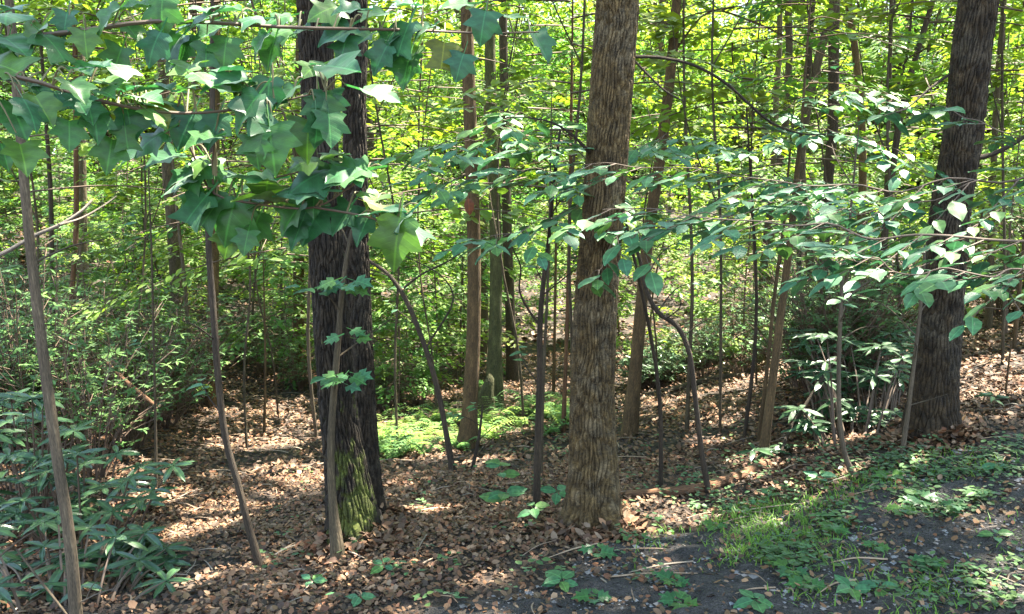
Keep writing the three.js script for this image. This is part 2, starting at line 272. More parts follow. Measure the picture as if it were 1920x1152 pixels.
// ---------------------------------------------------------------- big furrowed trunks
function furrow(u, y, cu, cy, nU, k) { // elongated cells: u in cells (periodic nU), y in cells; returns distance to the furrow
  const i = Math.floor(u), j = Math.floor(y); let a = 9, b = 9;
  for (let dj = -1; dj <= 1; dj++) for (let di = -1; di <= 1; di++) { const I = ((i + di) % nU + nU) % nU, jj = j + dj, x = i + di + .15 + .7 * hash2(I, jj, k), yy = jj + hash2(I, jj, k + 1), d = Math.hypot(u - x, yy - y); if (d < a) { b = a; a = d; } else if (d < b) b = d; }
  return b - a;
}
function bigTrunk({ axis, top, seed, cell = .019, aspect = 6.5, deep = .0165, col, lichen = .5, moss = null, flare = .4, seg = 260 }) {
  // axis: world points with radius, from base to the top of the fine part; the upper trunk goes on to 'top'
  const ys = axis.map((a) => a[0].y), at = (y) => { let i = 0; while (i < axis.length - 2 && y > ys[i + 1]) i++; const t = (y - ys[i]) / (ys[i + 1] - ys[i]); const s = t; return [lerp(axis[i][0].x, axis[i + 1][0].x, s), lerp(axis[i][0].z, axis[i + 1][0].z, s), Math.max(.03, lerp(axis[i][1], axis[i + 1][1], s))]; };
  const y0 = ys[0] - .15, yFine = ys.at(-1), rows = []; for (let y = y0; y < yFine; y += .0115) rows.push(y); for (let y = yFine, s = .03; y < top; y += s, s = Math.min(.4, s * 1.2)) rows.push(y); rows.push(top);
  const B = new Buf(), r0 = axis[1][1], nU = Math.max(8, Math.round(6.283 * r0 / cell)), base = axis[0][0];
  for (let j = 0; j < rows.length; j++) {
    const y = rows[j]; let [cx, cz, r] = at(y); const h = Math.max(0, y - ys[0]);
    if (y > yFine) r = lerp(axis.at(-1)[1], axis.at(-1)[1] * .45, (y - yFine) / (top - yFine));
    const wob = .012 * fbm(y * 1.3, seed, seed, 2);
    for (let s = 0; s <= seg; s++) {
      const a = s / seg * 6.28318531, ss = s === seg ? 0 : s, ca = Math.cos(a), sa = Math.sin(a);
      const fl = flare * 1.35 * Math.exp(-h / .2) * (.6 + .5 * Math.cos(a * 4 + seed) + .35 * Math.cos(a * 7 + seed * 2.1)) + .1 * Math.exp(-h / .5);
      const un = ss / seg, nz = (fu, fy, k) => pnoise(un * fu, y * fy + 50, fu, 100000, k + seed) * 2 - 1;
      const wu = .8 * nz(6, 5, 3) + .35 * nz(18, 16, 4);
      const uu = ss / seg * nU + wu, yy = y / (cell * aspect) + .8 * nz(9, 3, 8);
      const f = furrow(uu, yy, 0, 0, nU, seed), g = .6 * nz(60, 60, 19) + .4 * nz(110, 110, 20);
      const d = deep * (sstep(.0, .30, f) - .65) + .003 * g + .010 * nz(3, 2, 12);
      const rr = r * (1 + fl) + d + wob * ca;
      B.p.push(cx + ca * rr - base.x, y - base.y, cz + sa * rr - base.z);
      B.u.push(s / seg * 3, y / .28);
      const n1 = .5 * nz(5, 5, 23) + .3 * nz(11, 11, 24) + .2 * nz(23, 23, 25), n2 = .45 * nz(16, 14, 29) + .35 * nz(40, 36, 30) + .2 * nz(80, 80, 31), li = sstep(.12, .38, n1 + .6 * n2) * lichen;
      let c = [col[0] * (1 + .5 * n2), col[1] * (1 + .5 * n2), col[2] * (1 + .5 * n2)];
      c = [lerp(c[0], .46, li), lerp(c[1], .46, li), lerp(c[2], .38, li)];
      if (moss) { const m = sstep(0, .3, moss(a, h) + .9 * n2 + .5 * n1 - .25); c = [lerp(c[0], .17, m), lerp(c[1], .21, m), lerp(c[2], .035, m)]; }
      B.c.push(...c);
    }
  }
  for (let j = 0; j < rows.length - 1; j++) for (let s = 0; s < seg; s++) { const a = j * (seg + 1) + s, b = a + seg + 1; B.i.push(a, b, a + 1, a + 1, b, b + 1); }
  B.n = rows.length * (seg + 1);
  const g = B.build(); g.computeVertexNormals(); return { g, base, topPt: at(top) };
}
// Gaps in the crowns overhead, read from the sun flecks in the photograph: no leaf hangs on the line from such a fleck towards the sun.
const gaps = [];
for (const [px, py, r] of [[370, 1000, .2], [440, 955, .28], [560, 885, .45], [480, 830, .45], [600, 905, .25], [520, 940, .25], [1250, 962, .32], [1228, 1000, .16], [350, 1092, .12], [440, 1066, .1], [1460, 1000, .2], [1520, 985, .15], [1210, 858, .3], [1390, 775, .45], [1330, 830, .2], [1850, 690, .45], [1895, 725, .35], [1810, 1055, .14], [1885, 1100, .16], [1650, 885, .18], [1740, 960, .1], [735, 840, .5], [790, 835, .5], [840, 830, .4], [930, 815, .25], [1000, 715, .6], [905, 868, .25], [1105, 850, .3], [1430, 858, .22], [960, 1040, .12], [800, 960, .15], [870, 1075, .1], [1240, 1050, .1], [1110, 1055, .06], [1380, 905, .15], [300, 930, .2], [690, 1050, .1]]) gaps.push([hit(px, py), r]);
for (const [px, py, d, r] of [[400, 250, 2.15, .17], [345, 325, 2.15, .17], [460, 330, 2.15, .15], [555, 350, 2.2, .18], [690, 425, 2.1, .16], [745, 455, 2.05, .12], [355, 165, 2.05, .08], [260, 180, 2.05, .07], [1110, 540, 2.95, .12], [990, 470, 3.9, .12], [1580, 350, 3.2, .18], [1220, 320, 3.3, .2], [1875, 470, 2.5, .14], [1400, 350, 3.3, .14], [1500, 420, 2.95, .12], [1720, 400, 2.9, .12], [1650, 500, 2.5, .1], [900, 280, 4.4, .2], [1060, 300, 4.6, .15], [1550, 230, 5.6, .3], [1480, 250, 5.8, .25], [1640, 190, 5.6, .25], [1650, 300, 5.3, .2], [1540, 640, 6.2, .25], [1600, 790, 6, .2], [1500, 720, 6, .25], [1640, 700, 6.2, .2], [690, 890, 4.5, .12], [130, 1000, 3.6, .12], [120, 880, 3.6, .1], [1180, 60, 4.6, .15], [1180, 200, 4.6, .12], [80, 430, 4.4, .15], [160, 390, 4.5, .1], [250, 725, 7.1, .3], [120, 560, 8, .6], [220, 500, 8.5, .6], [60, 700, 6.5, .5], [240, 640, 7.5, .5], [395, 640, 4.5, .1], [880, 600, 8.5, .35], [1205, 560, 8.3, .3], [395, 760, 11, .4]]) gaps.push([P(px, py, d), r]);
function sunGaps(m) { // m: a crown standing in the scene; drops the leaves that would hang in a gap
  m.updateWorldMatrix(true, false);
  const g = m.geometry, p = g.attributes.position, idx = g.index.array, keep = [], v = V(0, 0, 0), w = V(0, 0, 0);
  for (let l = 0; l < p.count / 6; l++) {
    v.set((p.getX(l * 6) + p.getX(l * 6 + 3)) / 2, (p.getY(l * 6) + p.getY(l * 6 + 3)) / 2, (p.getZ(l * 6) + p.getZ(l * 6 + 3)) / 2).applyMatrix4(m.matrixWorld); let out = false;
    for (const [q, r] of gaps) { w.subVectors(v, q); const t = w.dot(sunDir); if (t < .5) continue; const rr = r + .05; if (w.lengthSq() - t * t < rr * rr) { out = true; break; } }
    if (!out) for (let k = 0; k < 12; k++) keep.push(idx[l * 12 + k]);
  }
  const n = new THREE.BufferGeometry(); for (const a in g.attributes) n.setAttribute(a, g.attributes[a]); n.setIndex(new THREE.BufferAttribute(new Uint32Array(keep), 1)); m.geometry = n;
}
function addCrown(tree, c, x, y, z, s, turn, mat = M.foliage, limbMat = M.barkGrey) {
  const m = part('crown', c.leaves, mat, tree); m.position.set(x, y, z); m.scale.setScalar(s); m.rotation.y = turn;
  const l = part('limbs', c.limbs, limbMat, tree); l.position.set(x, y, z); l.scale.setScalar(s); l.rotation.y = turn;
  if (tree.parent) sunGaps(m);
  return m;
}
// pixel-measured axis: rows of [px, py, width px], top to base, all d metres ahead
function axisOf(rows, d, lean = 0) { const n = rows.length; return rows.map(([px, py, w], i) => { const dd = d + lean * (1 - i / (n - 1)), p = P(px, py, dd); return [p, wpx(w, p) / 2]; }).reverse(); }
const bigs = [
  { name: 'oak_tree', label: 'large grey-brown furrowed oak trunk standing at the centre beside the trail', d: 4.6, rows: [[1167, -330, 86], [1157, 0, 88], [1137, 300, 87], [1122, 500, 88], [1112, 720, 92], [1110, 900, 98], [1110, 1003, 104]], seed: 3, col: [.25, .17, .066], lichen: .16, top: 11.5, crown: 0, cs: 1.15, shift: [2.2, -1.8] },
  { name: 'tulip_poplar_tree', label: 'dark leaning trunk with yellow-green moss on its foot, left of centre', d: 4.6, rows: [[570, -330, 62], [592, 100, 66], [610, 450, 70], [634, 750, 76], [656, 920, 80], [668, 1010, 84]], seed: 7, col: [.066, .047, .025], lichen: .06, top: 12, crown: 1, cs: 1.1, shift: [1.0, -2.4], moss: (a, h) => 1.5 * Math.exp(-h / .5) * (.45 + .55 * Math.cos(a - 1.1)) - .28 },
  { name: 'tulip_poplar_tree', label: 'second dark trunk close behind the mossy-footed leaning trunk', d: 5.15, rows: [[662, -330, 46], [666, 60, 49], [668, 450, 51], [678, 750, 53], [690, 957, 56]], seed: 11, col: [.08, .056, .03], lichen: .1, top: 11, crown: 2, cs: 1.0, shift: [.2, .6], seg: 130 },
  { name: 'oak_tree', label: 'thick dark oak trunk at the right edge, leaning slightly right', d: 5.4, rows: [[1890, -330, 74], [1838, 0, 78], [1808, 200, 77], [1783, 400, 78], [1765, 600, 84], [1750, 740, 88], [1745, 825, 94]], seed: 17, flare: .18, col: [.095, .062, .026], lichen: .1, top: 12, crown: 2, cs: 1.2, shift: [2.0, -1.6] },
];
const bigTrees = [];
for (const b of bigs) {
  const ax = axisOf(b.rows.map(([x, y, w]) => [x, y, w * .86]), b.d); const gy = G(ax[0][0].x, ax[0][0].z); ax[0][0].y = Math.min(ax[0][0].y, gy);
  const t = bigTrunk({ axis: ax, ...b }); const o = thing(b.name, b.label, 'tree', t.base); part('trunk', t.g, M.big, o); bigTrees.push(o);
  addCrown(o, canopy[b.crown], t.topPt[0] - t.base.x + b.shift[0], b.top - t.base.y + 1.2, t.topPt[1] - t.base.z + b.shift[1], b.cs, b.seed);
}
function branchOn(tree, rows, d0, d1, mat = M.barkDark, name = 'branch') { // rows of [px, py, width px]
  const n = rows.length, pts = rows.map(([px, py], i) => P(px, py, lerp(d0, d1, i / (n - 1)))), rad = rows.map(([, , w], i) => wpx(w, pts[i]) * .32);
  return part(name, tubeGeo(pts.map((p) => p.clone().sub(tree.position)), rad, 7), mat, tree);
}
branchOn(bigTrees[0], [[1185, 106, 11], [1240, 108, 10], [1300, 122, 9], [1360, 155, 9], [1410, 200, 8], [1450, 232, 7], [1510, 252, 5], [1570, 250, 3]], 4.6, 4.9);
branchOn(bigTrees[0], [[1188, 112, 8], [1220, 145, 7], [1250, 172, 6], [1285, 192, 4]], 4.6, 4.5);
branchOn(bigTrees[0], [[1105, 285, 11], [1075, 255, 8], [1040, 232, 6], [1000, 222, 4], [950, 220, 3]], 4.55, 4.2);
branchOn(bigTrees[3], [[1825, 298, 18], [1860, 290, 15], [1900, 270, 13], [1950, 240, 11], [2050, 200, 8]], 5.35, 5.2);
branchOn(bigTrees[3], [[1780, 140, 8], [1745, 165, 7], [1705, 200, 5], [1670, 215, 3]], 5.4, 5.2);
console.log('big trunks done');

// ---------------------------------------------------------------- trees measured one by one: rows [px, py, width], top to base
const slim = [];
function pixTree({ name = 'sapling_tree', label, group, d, lean = 0, rows, mat = M.barkGrey, ext = 0, crown = null, cy = 0, cs = 1, cmat = M.foliage, seg = 14, forks = [], flare = .25, cat = 'tree' }) {
  const ax = axisOf(rows.map(([x, y, w]) => [x, y, w * .74]), d, lean), base = ax[0][0].clone(), gy = G(base.x, base.z), o = thing(name, label, cat, V(base.x, gy, base.z), group);
  const pts = [], rad = [];
  const r0 = ax[0][1]; pts.push(V(base.x, Math.min(gy, base.y) - .08, base.z)); rad.push(r0 * (1 + flare));
  if (base.y > gy + .03) ax[0][0].y = gy + .02;
  ax.forEach(([p, r], i) => { pts.push(p.clone()); rad.push(r * (i ? 1 : 1 + flare * .7)); });
  if (ext) { const a = pts.at(-1), b = pts.at(-2), dir = a.clone().sub(b).normalize(); dir.lerp(V(0, 1, 0), .5).normalize(); for (const f of [.35, .7, 1]) { pts.push(a.clone().addScaledVector(dir, ext * f)); rad.push(lerp(rad[ax.length], rad[ax.length] * .35, f)); } }
  part('trunk', tubeGeo(pts.map((p) => p.clone().sub(o.position)), rad, seg), mat, o);
  if (d < 9.7 && r0 < .09) slim.push([o, pts, rad, mat]);
  for (const f of forks) branchOn(o, f.rows, f.d0 ?? d, f.d1 ?? d, mat);
  if (crown) { const p = pts.at(-1).clone().sub(o.position); crown = canopy.includes(crown) ? airy[Math.round(d) % 2] : crown; addCrown(o, crown, p.x, p.y + cy, p.z, cs, d * 7 + rows[0][0], cmat, mat); }
  return o;
}
const C = (k) => canopy[k % 3], S = (k) => spray[k % 6];
const named = [
  { label: 'slender grey-brown sapling stem at the far left edge, closest to the viewer', d: 3.6, rows: [[10, -60, 21], [22, 60, 22], [38, 260, 22], [58, 480, 24], [85, 700, 26], [110, 880, 27], [130, 1010, 28], [141, 1140, 29]], mat: M.barkPale, ext: 3.5, crown: smallSpray[0], cy: -1, cs: .8 },
  { label: 'thin curving dark sapling bent to the right at its foot, on open leaf litter', d: 4.5, rows: [[398, 250, 12], [390, 440, 15], [398, 560, 16], [408, 700, 17], [422, 820, 17], [445, 905, 17], [465, 985, 18], [487, 1068, 19]], mat: M.barkDark, ext: 1.6, crown: smallSpray[1], cy: -.6, cs: .7 },
  { label: 'thin pale sapling leaning against the front of the mossy-footed trunk', d: 4.32, rows: [[660, 430, 9], [650, 480, 11], [640, 560, 14], [633, 650, 16], [624, 760, 18], [620, 850, 19], [624, 950, 22], [633, 1042, 30]], mat: M.barkGrey, lean: .12, flare: .5 },
  { label: 'brown trunk behind the thin curving sapling, orange-lit at its foot', d: 11, rows: [[404, -100, 24], [402, 200, 26], [400, 500, 27], [397, 700, 29], [395, 805, 31]], mat: M.barkBrown, ext: 3, crown: C(0), cy: 1, cs: .9 },
  { label: 'straight grey trunk rising from the thicket left of the curving sapling', d: 12.5, rows: [[300, -100, 26], [310, 250, 28], [325, 450, 30], [334, 600, 31], [342, 715, 34]], mat: M.barkGrey, ext: 3, crown: C(1), cy: 1 },
  { label: 'thin twin stem beside the grey trunk in the left thicket', d: 12, rows: [[330, 380, 8], [345, 520, 9], [355, 640, 10], [362, 720, 10]], mat: M.barkPale, ext: 2.5, crown: smallSpray[2] },
  { label: 'warm brown sunlit trunk just left of the double dark trunks', d: 14, rows: [[565, -150, 24], [562, 200, 26], [560, 450, 28], [560, 600, 29], [558, 700, 33]], mat: M.barkBrown, ext: 4, crown: C(2), cy: 1.5 },
  { label: 'leaning sapling arching left from the open floor beside the double trunks', d: 7, rows: [[640, 440, 5], [690, 488, 9], [725, 512, 10], [755, 552, 12], [790, 632, 13], [818, 720, 14], [836, 810, 14], [849, 892, 16]], mat: M.barkDark, forks: [{ rows: [[757, 540, 8], [790, 515, 6], [840, 490, 5], [870, 470, 3]] }, { rows: [[800, 650, 7], [850, 560, 5], [830, 520, 4], [760, 480, 3]] }] },
  { label: 'tiny stem sprouting beside the orange-brown trunk', d: 7.1, rows: [[905, 760, 4], [898, 820, 8], [884, 892, 9]], mat: M.barkDark },
  { name: 'maple_tree', label: 'orange-brown trunk with flared foot standing in the fern patch', d: 8.5, rows: [[872, -200, 30], [876, 60, 32], [884, 300, 34], [889, 500, 34], [887, 650, 36], [880, 780, 40], [877, 848, 52]], mat: M.barkBrown, ext: 4, crown: C(1), cy: 1.6, flare: .5, seg: 20 },
  { name: 'maple_tree', label: 'mossy green-footed trunk, middle of the row of three behind the ferns', d: 11, rows: [[918, -200, 26], [918, 60, 27], [925, 300, 29], [930, 500, 31], [928, 650, 33], [926, 772, 44]], mat: M.barkMoss, ext: 4, crown: C(2), cy: 1.6, flare: .5, seg: 18 },
  { name: 'maple_tree', label: 'dark trunk, farthest of the row of three behind the ferns', d: 14.5, rows: [[940, -200, 20], [944, 100, 22], [950, 400, 24], [957, 600, 25], [961, 718, 30]], mat: M.barkDark, ext: 5, crown: C(0), cy: 1.6 },
  { label: 'dark forked sapling standing just left of the central oak', d: 5, rows: [[1052, 230, 6], [1040, 330, 8], [1030, 440, 10], [1020, 520, 12], [1013, 600, 14], [1012, 700, 15], [1008, 830, 16], [1006, 978, 18]], mat: M.barkDark, forks: [{ rows: [[1012, 610, 8], [990, 580, 7], [974, 545, 6], [976, 500, 5], [955, 455, 3]] }] },
  { label: 'thin stem close behind the dark forked sapling', d: 6.5, rows: [[1030, 430, 6], [1026, 560, 7], [1020, 680, 8], [1014, 780, 9]], mat: M.barkGrey, ext: 1 },
  { label: 'slim reddish-brown stem between forked sapling and central oak', d: 9, rows: [[1070, 300, 9], [1066, 520, 10], [1060, 700, 10], [1056, 822, 12]], mat: M.barkRed, ext: 2, crown: S(1), cs: .5, cy: -3 },
  { label: 'thin pole in the gap left of the central oak, farther back', d: 12, rows: [[1042, 500, 7], [1040, 620, 7], [1038, 730, 8]], mat: M.barkBrown, ext: 1.5 },
  { name: 'maple_tree', label: 'slender brown trunk leaning right, just right of the central oak', d: 8.3, rows: [[1290, -200, 22], [1269, 0, 24], [1258, 130, 26], [1240, 280, 28], [1216, 440, 30], [1204, 560, 31], [1191, 700, 33], [1180, 824, 38]], mat: M.barkBrown, ext: 4, crown: C(0), cy: 1.4, seg: 18, flare: .4, forks: [{ rows: [[1262, 100, 7], [1330, 22, 6], [1410, 40, 6], [1480, 72, 5], [1560, 110, 3]], d1: 8 }] },
  { label: 'straight thin stem between the brown leaning trunk and the crooked sapling', d: 8, rows: [[1282, 60, 6], [1284, 200, 7], [1296, 430, 8], [1298, 560, 9], [1292, 700, 10], [1287, 852, 11]], mat: M.barkGrey, ext: 1.5 },
  { label: 'crooked sapling with an elbow bend, right of the central oak', d: 5.2, rows: [[1140, 395, 7], [1172, 430, 8], [1198, 480, 9], [1212, 545, 11], [1235, 587, 12], [1270, 612, 13], [1292, 660, 13], [1303, 740, 13], [1316, 850, 14], [1330, 938, 15]], mat: M.barkDark },
  { label: 'reddish leaning sapling above the fallen log', d: 6, rows: [[1502, 250, 8], [1496, 310, 13], [1490, 380, 17], [1476, 500, 19], [1462, 610, 20], [1447, 730, 21], [1430, 868, 24]], mat: M.barkBrown, ext: 1.2, crown: smallSpray[0], cs: .7, cy: -1.2 },
  { label: 'thin stem close behind the reddish leaning sapling', d: 6.8, rows: [[1470, 420, 8], [1452, 560, 9], [1440, 680, 9], [1424, 805, 10]], mat: M.barkBrown, ext: 1 },
  { label: 'pale forked sapling at the trail edge, left of the right-hand oak', d: 5, rows: [[1592, 430, 7], [1582, 500, 9], [1576, 600, 10], [1573, 700, 11], [1575, 790, 12], [1584, 850, 13], [1600, 898, 16]], mat: M.barkPale, forks: [{ rows: [[1577, 590, 7], [1600, 550, 6], [1640, 520, 4]] }], ext: .6 },
  { label: 'thin pale stem hugging the left side of the right-hand oak', d: 5.2, rows: [[1735, 460, 7], [1728, 560, 8], [1718, 650, 9], [1705, 760, 10], [1694, 832, 12]], mat: M.barkPale },
  { name: 'maple_tree', label: 'dark straight trunk, right one of the close pair at upper right', d: 10, rows: [[1570, -150, 26], [1564, 50, 27], [1562, 240, 27], [1554, 330, 25], [1545, 480, 25], [1540, 635, 28]], mat: M.barkDark, ext: 4, crown: C(1), cy: 1.4 },
  { name: 'maple_tree', label: 'trunk leaning left across its neighbour, left one of the upper right pair', d: 9.2, rows: [[1590, -150, 20], [1560, 20, 22], [1535, 110, 22], [1513, 210, 22], [1502, 300, 22], [1515, 450, 22], [1525, 560, 22], [1530, 660, 24]], mat: M.barkGrey, ext: 3, crown: C(2), cy: 1.2 },
  { label: 'thin dark stem left of the close pair at upper right', d: 9.6, rows: [[1532, -150, 11], [1524, 20, 12], [1516, 140, 12], [1505, 280, 12], [1500, 450, 12], [1495, 640, 13]], mat: M.barkDark, ext: 3, crown: S(3), cs: .5, cy: -3 },
  { name: 'maple_tree', label: 'crooked trunk between the close pair and the right-hand oak', d: 11, rows: [[1575, -120, 15], [1590, 0, 17], [1602, 80, 18], [1614, 200, 19], [1618, 330, 20], [1612, 480, 20], [1605, 620, 22]], mat: M.barkBrown, ext: 3, crown: C(0), cy: 1.3 },
  { label: 'dark forked trunk slanting right, left of the right-hand oak', d: 9, rows: [[1790, -120, 12], [1750, 0, 13], [1720, 100, 14], [1700, 168, 16], [1687, 228, 16], [1675, 310, 17], [1660, 430, 18], [1650, 560, 18], [1646, 660, 20]], mat: M.barkDark, forks: [{ rows: [[1682, 250, 10], [1676, 190, 9], [1700, 110, 8], [1712, 0, 7]] }], ext: 3, crown: S(4), cs: .5, cy: -3 },
  { label: 'thin dark pole near the top right, left of the slanting forked trunk', d: 12, rows: [[1674, -120, 9], [1670, 90, 10], [1664, 300, 11], [1660, 560, 12]], mat: M.barkDark, ext: 3 },
  { label: 'grey stem showing just right of the right-hand oak', d: 10, rows: [[1890, -150, 12], [1882, 20, 13], [1872, 140, 14], [1864, 300, 15], [1858, 560, 17]], mat: M.barkGrey, ext: 3, crown: C(1), cs: .7 },
  { label: 'thin stem at the extreme right edge on the leafy slope', d: 8, rows: [[1925, 420, 9], [1915, 510, 10], [1903, 640, 11], [1896, 700, 12]], mat: M.barkBrown, ext: 1.5 },
  { label: 'tiny stick-like seedling stem on the right slope', d: 6.2, rows: [[1897, 640, 4], [1890, 700, 5], [1882, 775, 6]], mat: M.barkBrown },
  { label: 'thin pole in front of the left thicket, left of the curving sapling', d: 6.5, rows: [[284, 480, 5], [287, 620, 6], [291, 780, 6], [293, 962, 8]], mat: M.barkGrey, ext: .8 },
  { label: 'dark stem deep in the left thicket, upper left', d: 10, rows: [[88, 260, 10], [95, 380, 11], [97, 520, 11], [96, 700, 13]], mat: M.barkDark, ext: 2.5, crown: S(5), cs: .5, cy: -3 },
  { label: 'reddish stem deep in the left thicket, right of the dark one', d: 10.5, rows: [[140, 80, 12], [142, 300, 12], [142, 430, 13], [134, 560, 12], [128, 700, 14]], mat: M.barkRed, ext: 2.5, crown: S(0), cs: .5, cy: -3 },
  { label: 'short dark stem low in the left thicket beside the edge', d: 7.5, rows: [[40, 640, 6], [42, 740, 8], [44, 860, 9]], mat: M.barkDark },
  { label: 'thin stem on the sunlit floor left of the double trunks', d: 9.5, rows: [[496, 600, 5], [497, 720, 6], [495, 812, 7]], mat: M.barkBrown, ext: .8 },
  { label: 'grey trunk in the upper middle, between double trunks and central oak', d: 17, rows: [[920, -100, 20], [918, 40, 21], [915, 200, 22], [908, 420, 22], [905, 660, 26]], mat: M.barkGrey, ext: 4, crown: C(2), cy: 1 },
  { label: 'grey trunk high at upper left behind the big lobed leaves', d: 16, rows: [[148, -100, 22], [150, 100, 22], [152, 300, 23], [155, 600, 25]], mat: M.barkGrey, ext: 4, crown: C(0), cy: 1 },
  { label: 'narrow trunk right of the slender brown leaning one, far back', d: 18, rows: [[1462, -100, 14], [1462, 80, 14], [1455, 200, 15], [1448, 400, 15], [1440, 600, 17]], mat: M.barkGrey, ext: 4, crown: C(1), cy: 1 },
  { label: 'bent grey trunk behind the crooked sapling, upper right of centre', d: 15, rows: [[1475, -100, 18], [1480, 120, 18], [1470, 260, 18], [1440, 420, 18], [1425, 620, 20]], mat: M.barkDark, ext: 4, crown: C(2), cy: 1 },
];
for (const t of named) pixTree(t);
console.log('named trees done');

// ---------------------------------------------------------------- background trees and young trees, clones of a few kinds
const bgTrunk = [0, 1, 2].map((k) => tubeGeo([V(0, -.3, 0), V(.05 * (k - 1), 0, 0), V(.1 * (k - 1), 3, .08), V(-.05, 6, .1 * k), V(.15 * (k - 1), 10, 0)], [.17, .14, .115, .09, .05], 10, .6));
function protoTree(kind, k) {
  const o = new THREE.Group();
  if (kind === 'shade') { part('trunk', bgTrunk[k % 3], M.barkGrey, o); addCrown(o, canopy[k % 3], 0, 10.6, 0, 1.15, k); }
  else if (kind === 'canopy') { part('trunk', bgTrunk[k % 3], [M.barkGrey, M.barkBrown, M.barkDark][k % 3], o); addCrown(o, airy[k % 2], 0, 10.6, 0, 1.15, k); }
  else if (kind === 'far') { part('trunk', bgTrunk[k % 3], [M.barkGrey, M.barkBrown][k % 2], o); addCrown(o, farCrown[k % 2], 0, 5.6, 0, 1, k, M.foliageSat); }
  else if (kind === 'young') { const c = spray[k % 6]; part('trunk', youngStem[k % 3], [M.barkGrey, M.barkBrown, M.barkPale][k % 3], o); addCrown(o, c, 0, 0, 0, 1, 0, M.foliageSat, M.twig); }
  else if (kind === 'maple') { const c = mapleSpray[k % 3]; part('trunk', youngStem[k % 3], M.barkGrey, o).scale.set(.8, .93, .8); addCrown(o, c, 0, 0, 0, 1, 0, M.foliageSat, M.twig); }
  else if (kind === 'small') { const c = smallSpray[k % 3]; part('trunk', smallStem, M.twig, o); addCrown(o, c, 0, 0, 0, 1, 0, M.foliageSat, M.twig); }
  else { const c = kind === 'low' ? lowLaurel[k % 2] : laurel[k % 4]; const f = part('foliage', c.leaves, M.laurel, o); part('stems', c.limbs, M.stemBrown, o); }
  return o;
}
const youngStem = [0, 1, 2].map((k) => { const B = new Buf(), e = [.22, -.26, .16][k], f = [-.15, .2, .28][k], p = [V(0, -.2, 0), V(e * .25, .9, f * .3), V(e, 2.0, f), V(e * .3, 3.2, f * 1.2), V(-e * .6, 4.6, f * .4), V(-e * .2, 5.8, -f * .5), V(0, 7, 0)]; tube(B, p, [.017, .0155, .014, .012, .010, .007, .003], 6, .35); tube(B, [p[2], p[2].clone().add(V(-e * 1.2, .7, f)), p[2].clone().add(V(-e * 2.2, 1.9, f * 1.6))], [.009, .007, .003], 5); tube(B, [p[3], p[3].clone().add(V(e * 1.4, .6, -f)), p[3].clone().add(V(e * 2, 1.5, -f * 2))], [.008, .006, .002], 5); return B.build(true); });
const smallStem = tubeGeo([V(0, -.1, 0), V(.04, .9, .02), V(0, 1.8, .05), V(.02, 2.6, 0)], [.014, .011, .008, .003], 6, .3);
const protos = {};
function place(kind, k, name, label, cat, group, x, z, s, turn, tilt = 0) {
  const key = kind + (k % 6), p = protos[key] ??= protoTree(kind, k % 6), o = p.clone(); o.name = numbered(name); o.position.set(x, G(x, z), z); o.scale.setScalar(s); o.rotation.set(tilt * Math.cos(turn * 3), turn, tilt * Math.sin(turn * 3)); tag(o, label, cat, group); scene.add(o); if (kind === 'maple' || kind === 'shade' || (kind !== 'far' && kind !== 'laurel' && z > -13)) o.traverse((m) => { if (m.name === 'crown') sunGaps(m); }); return o;
}
const project = (x, y, z) => { const dx = x, dy = y - EYE.y, zc = -z * cp - dy * sp, yc = dy * cp - z * sp * -1 * -1; const f = V(dx, dy, z); const zz = -z * cp - dy * sp, yy = dy * cp + (-z) * sp; return [960 + FOC * dx / zz, 576 - FOC * yy / zz, zz]; };
const whereAt = (x, z) => { const [px] = project(x, 0, z); return px < 380 ? 'left of the curving sapling' : px < 590 ? 'between curving sapling and double trunks' : px < 1110 ? 'between double trunks and central oak' : px < 1760 ? 'between central oak and right-hand oak' : 'right of the right-hand oak'; };
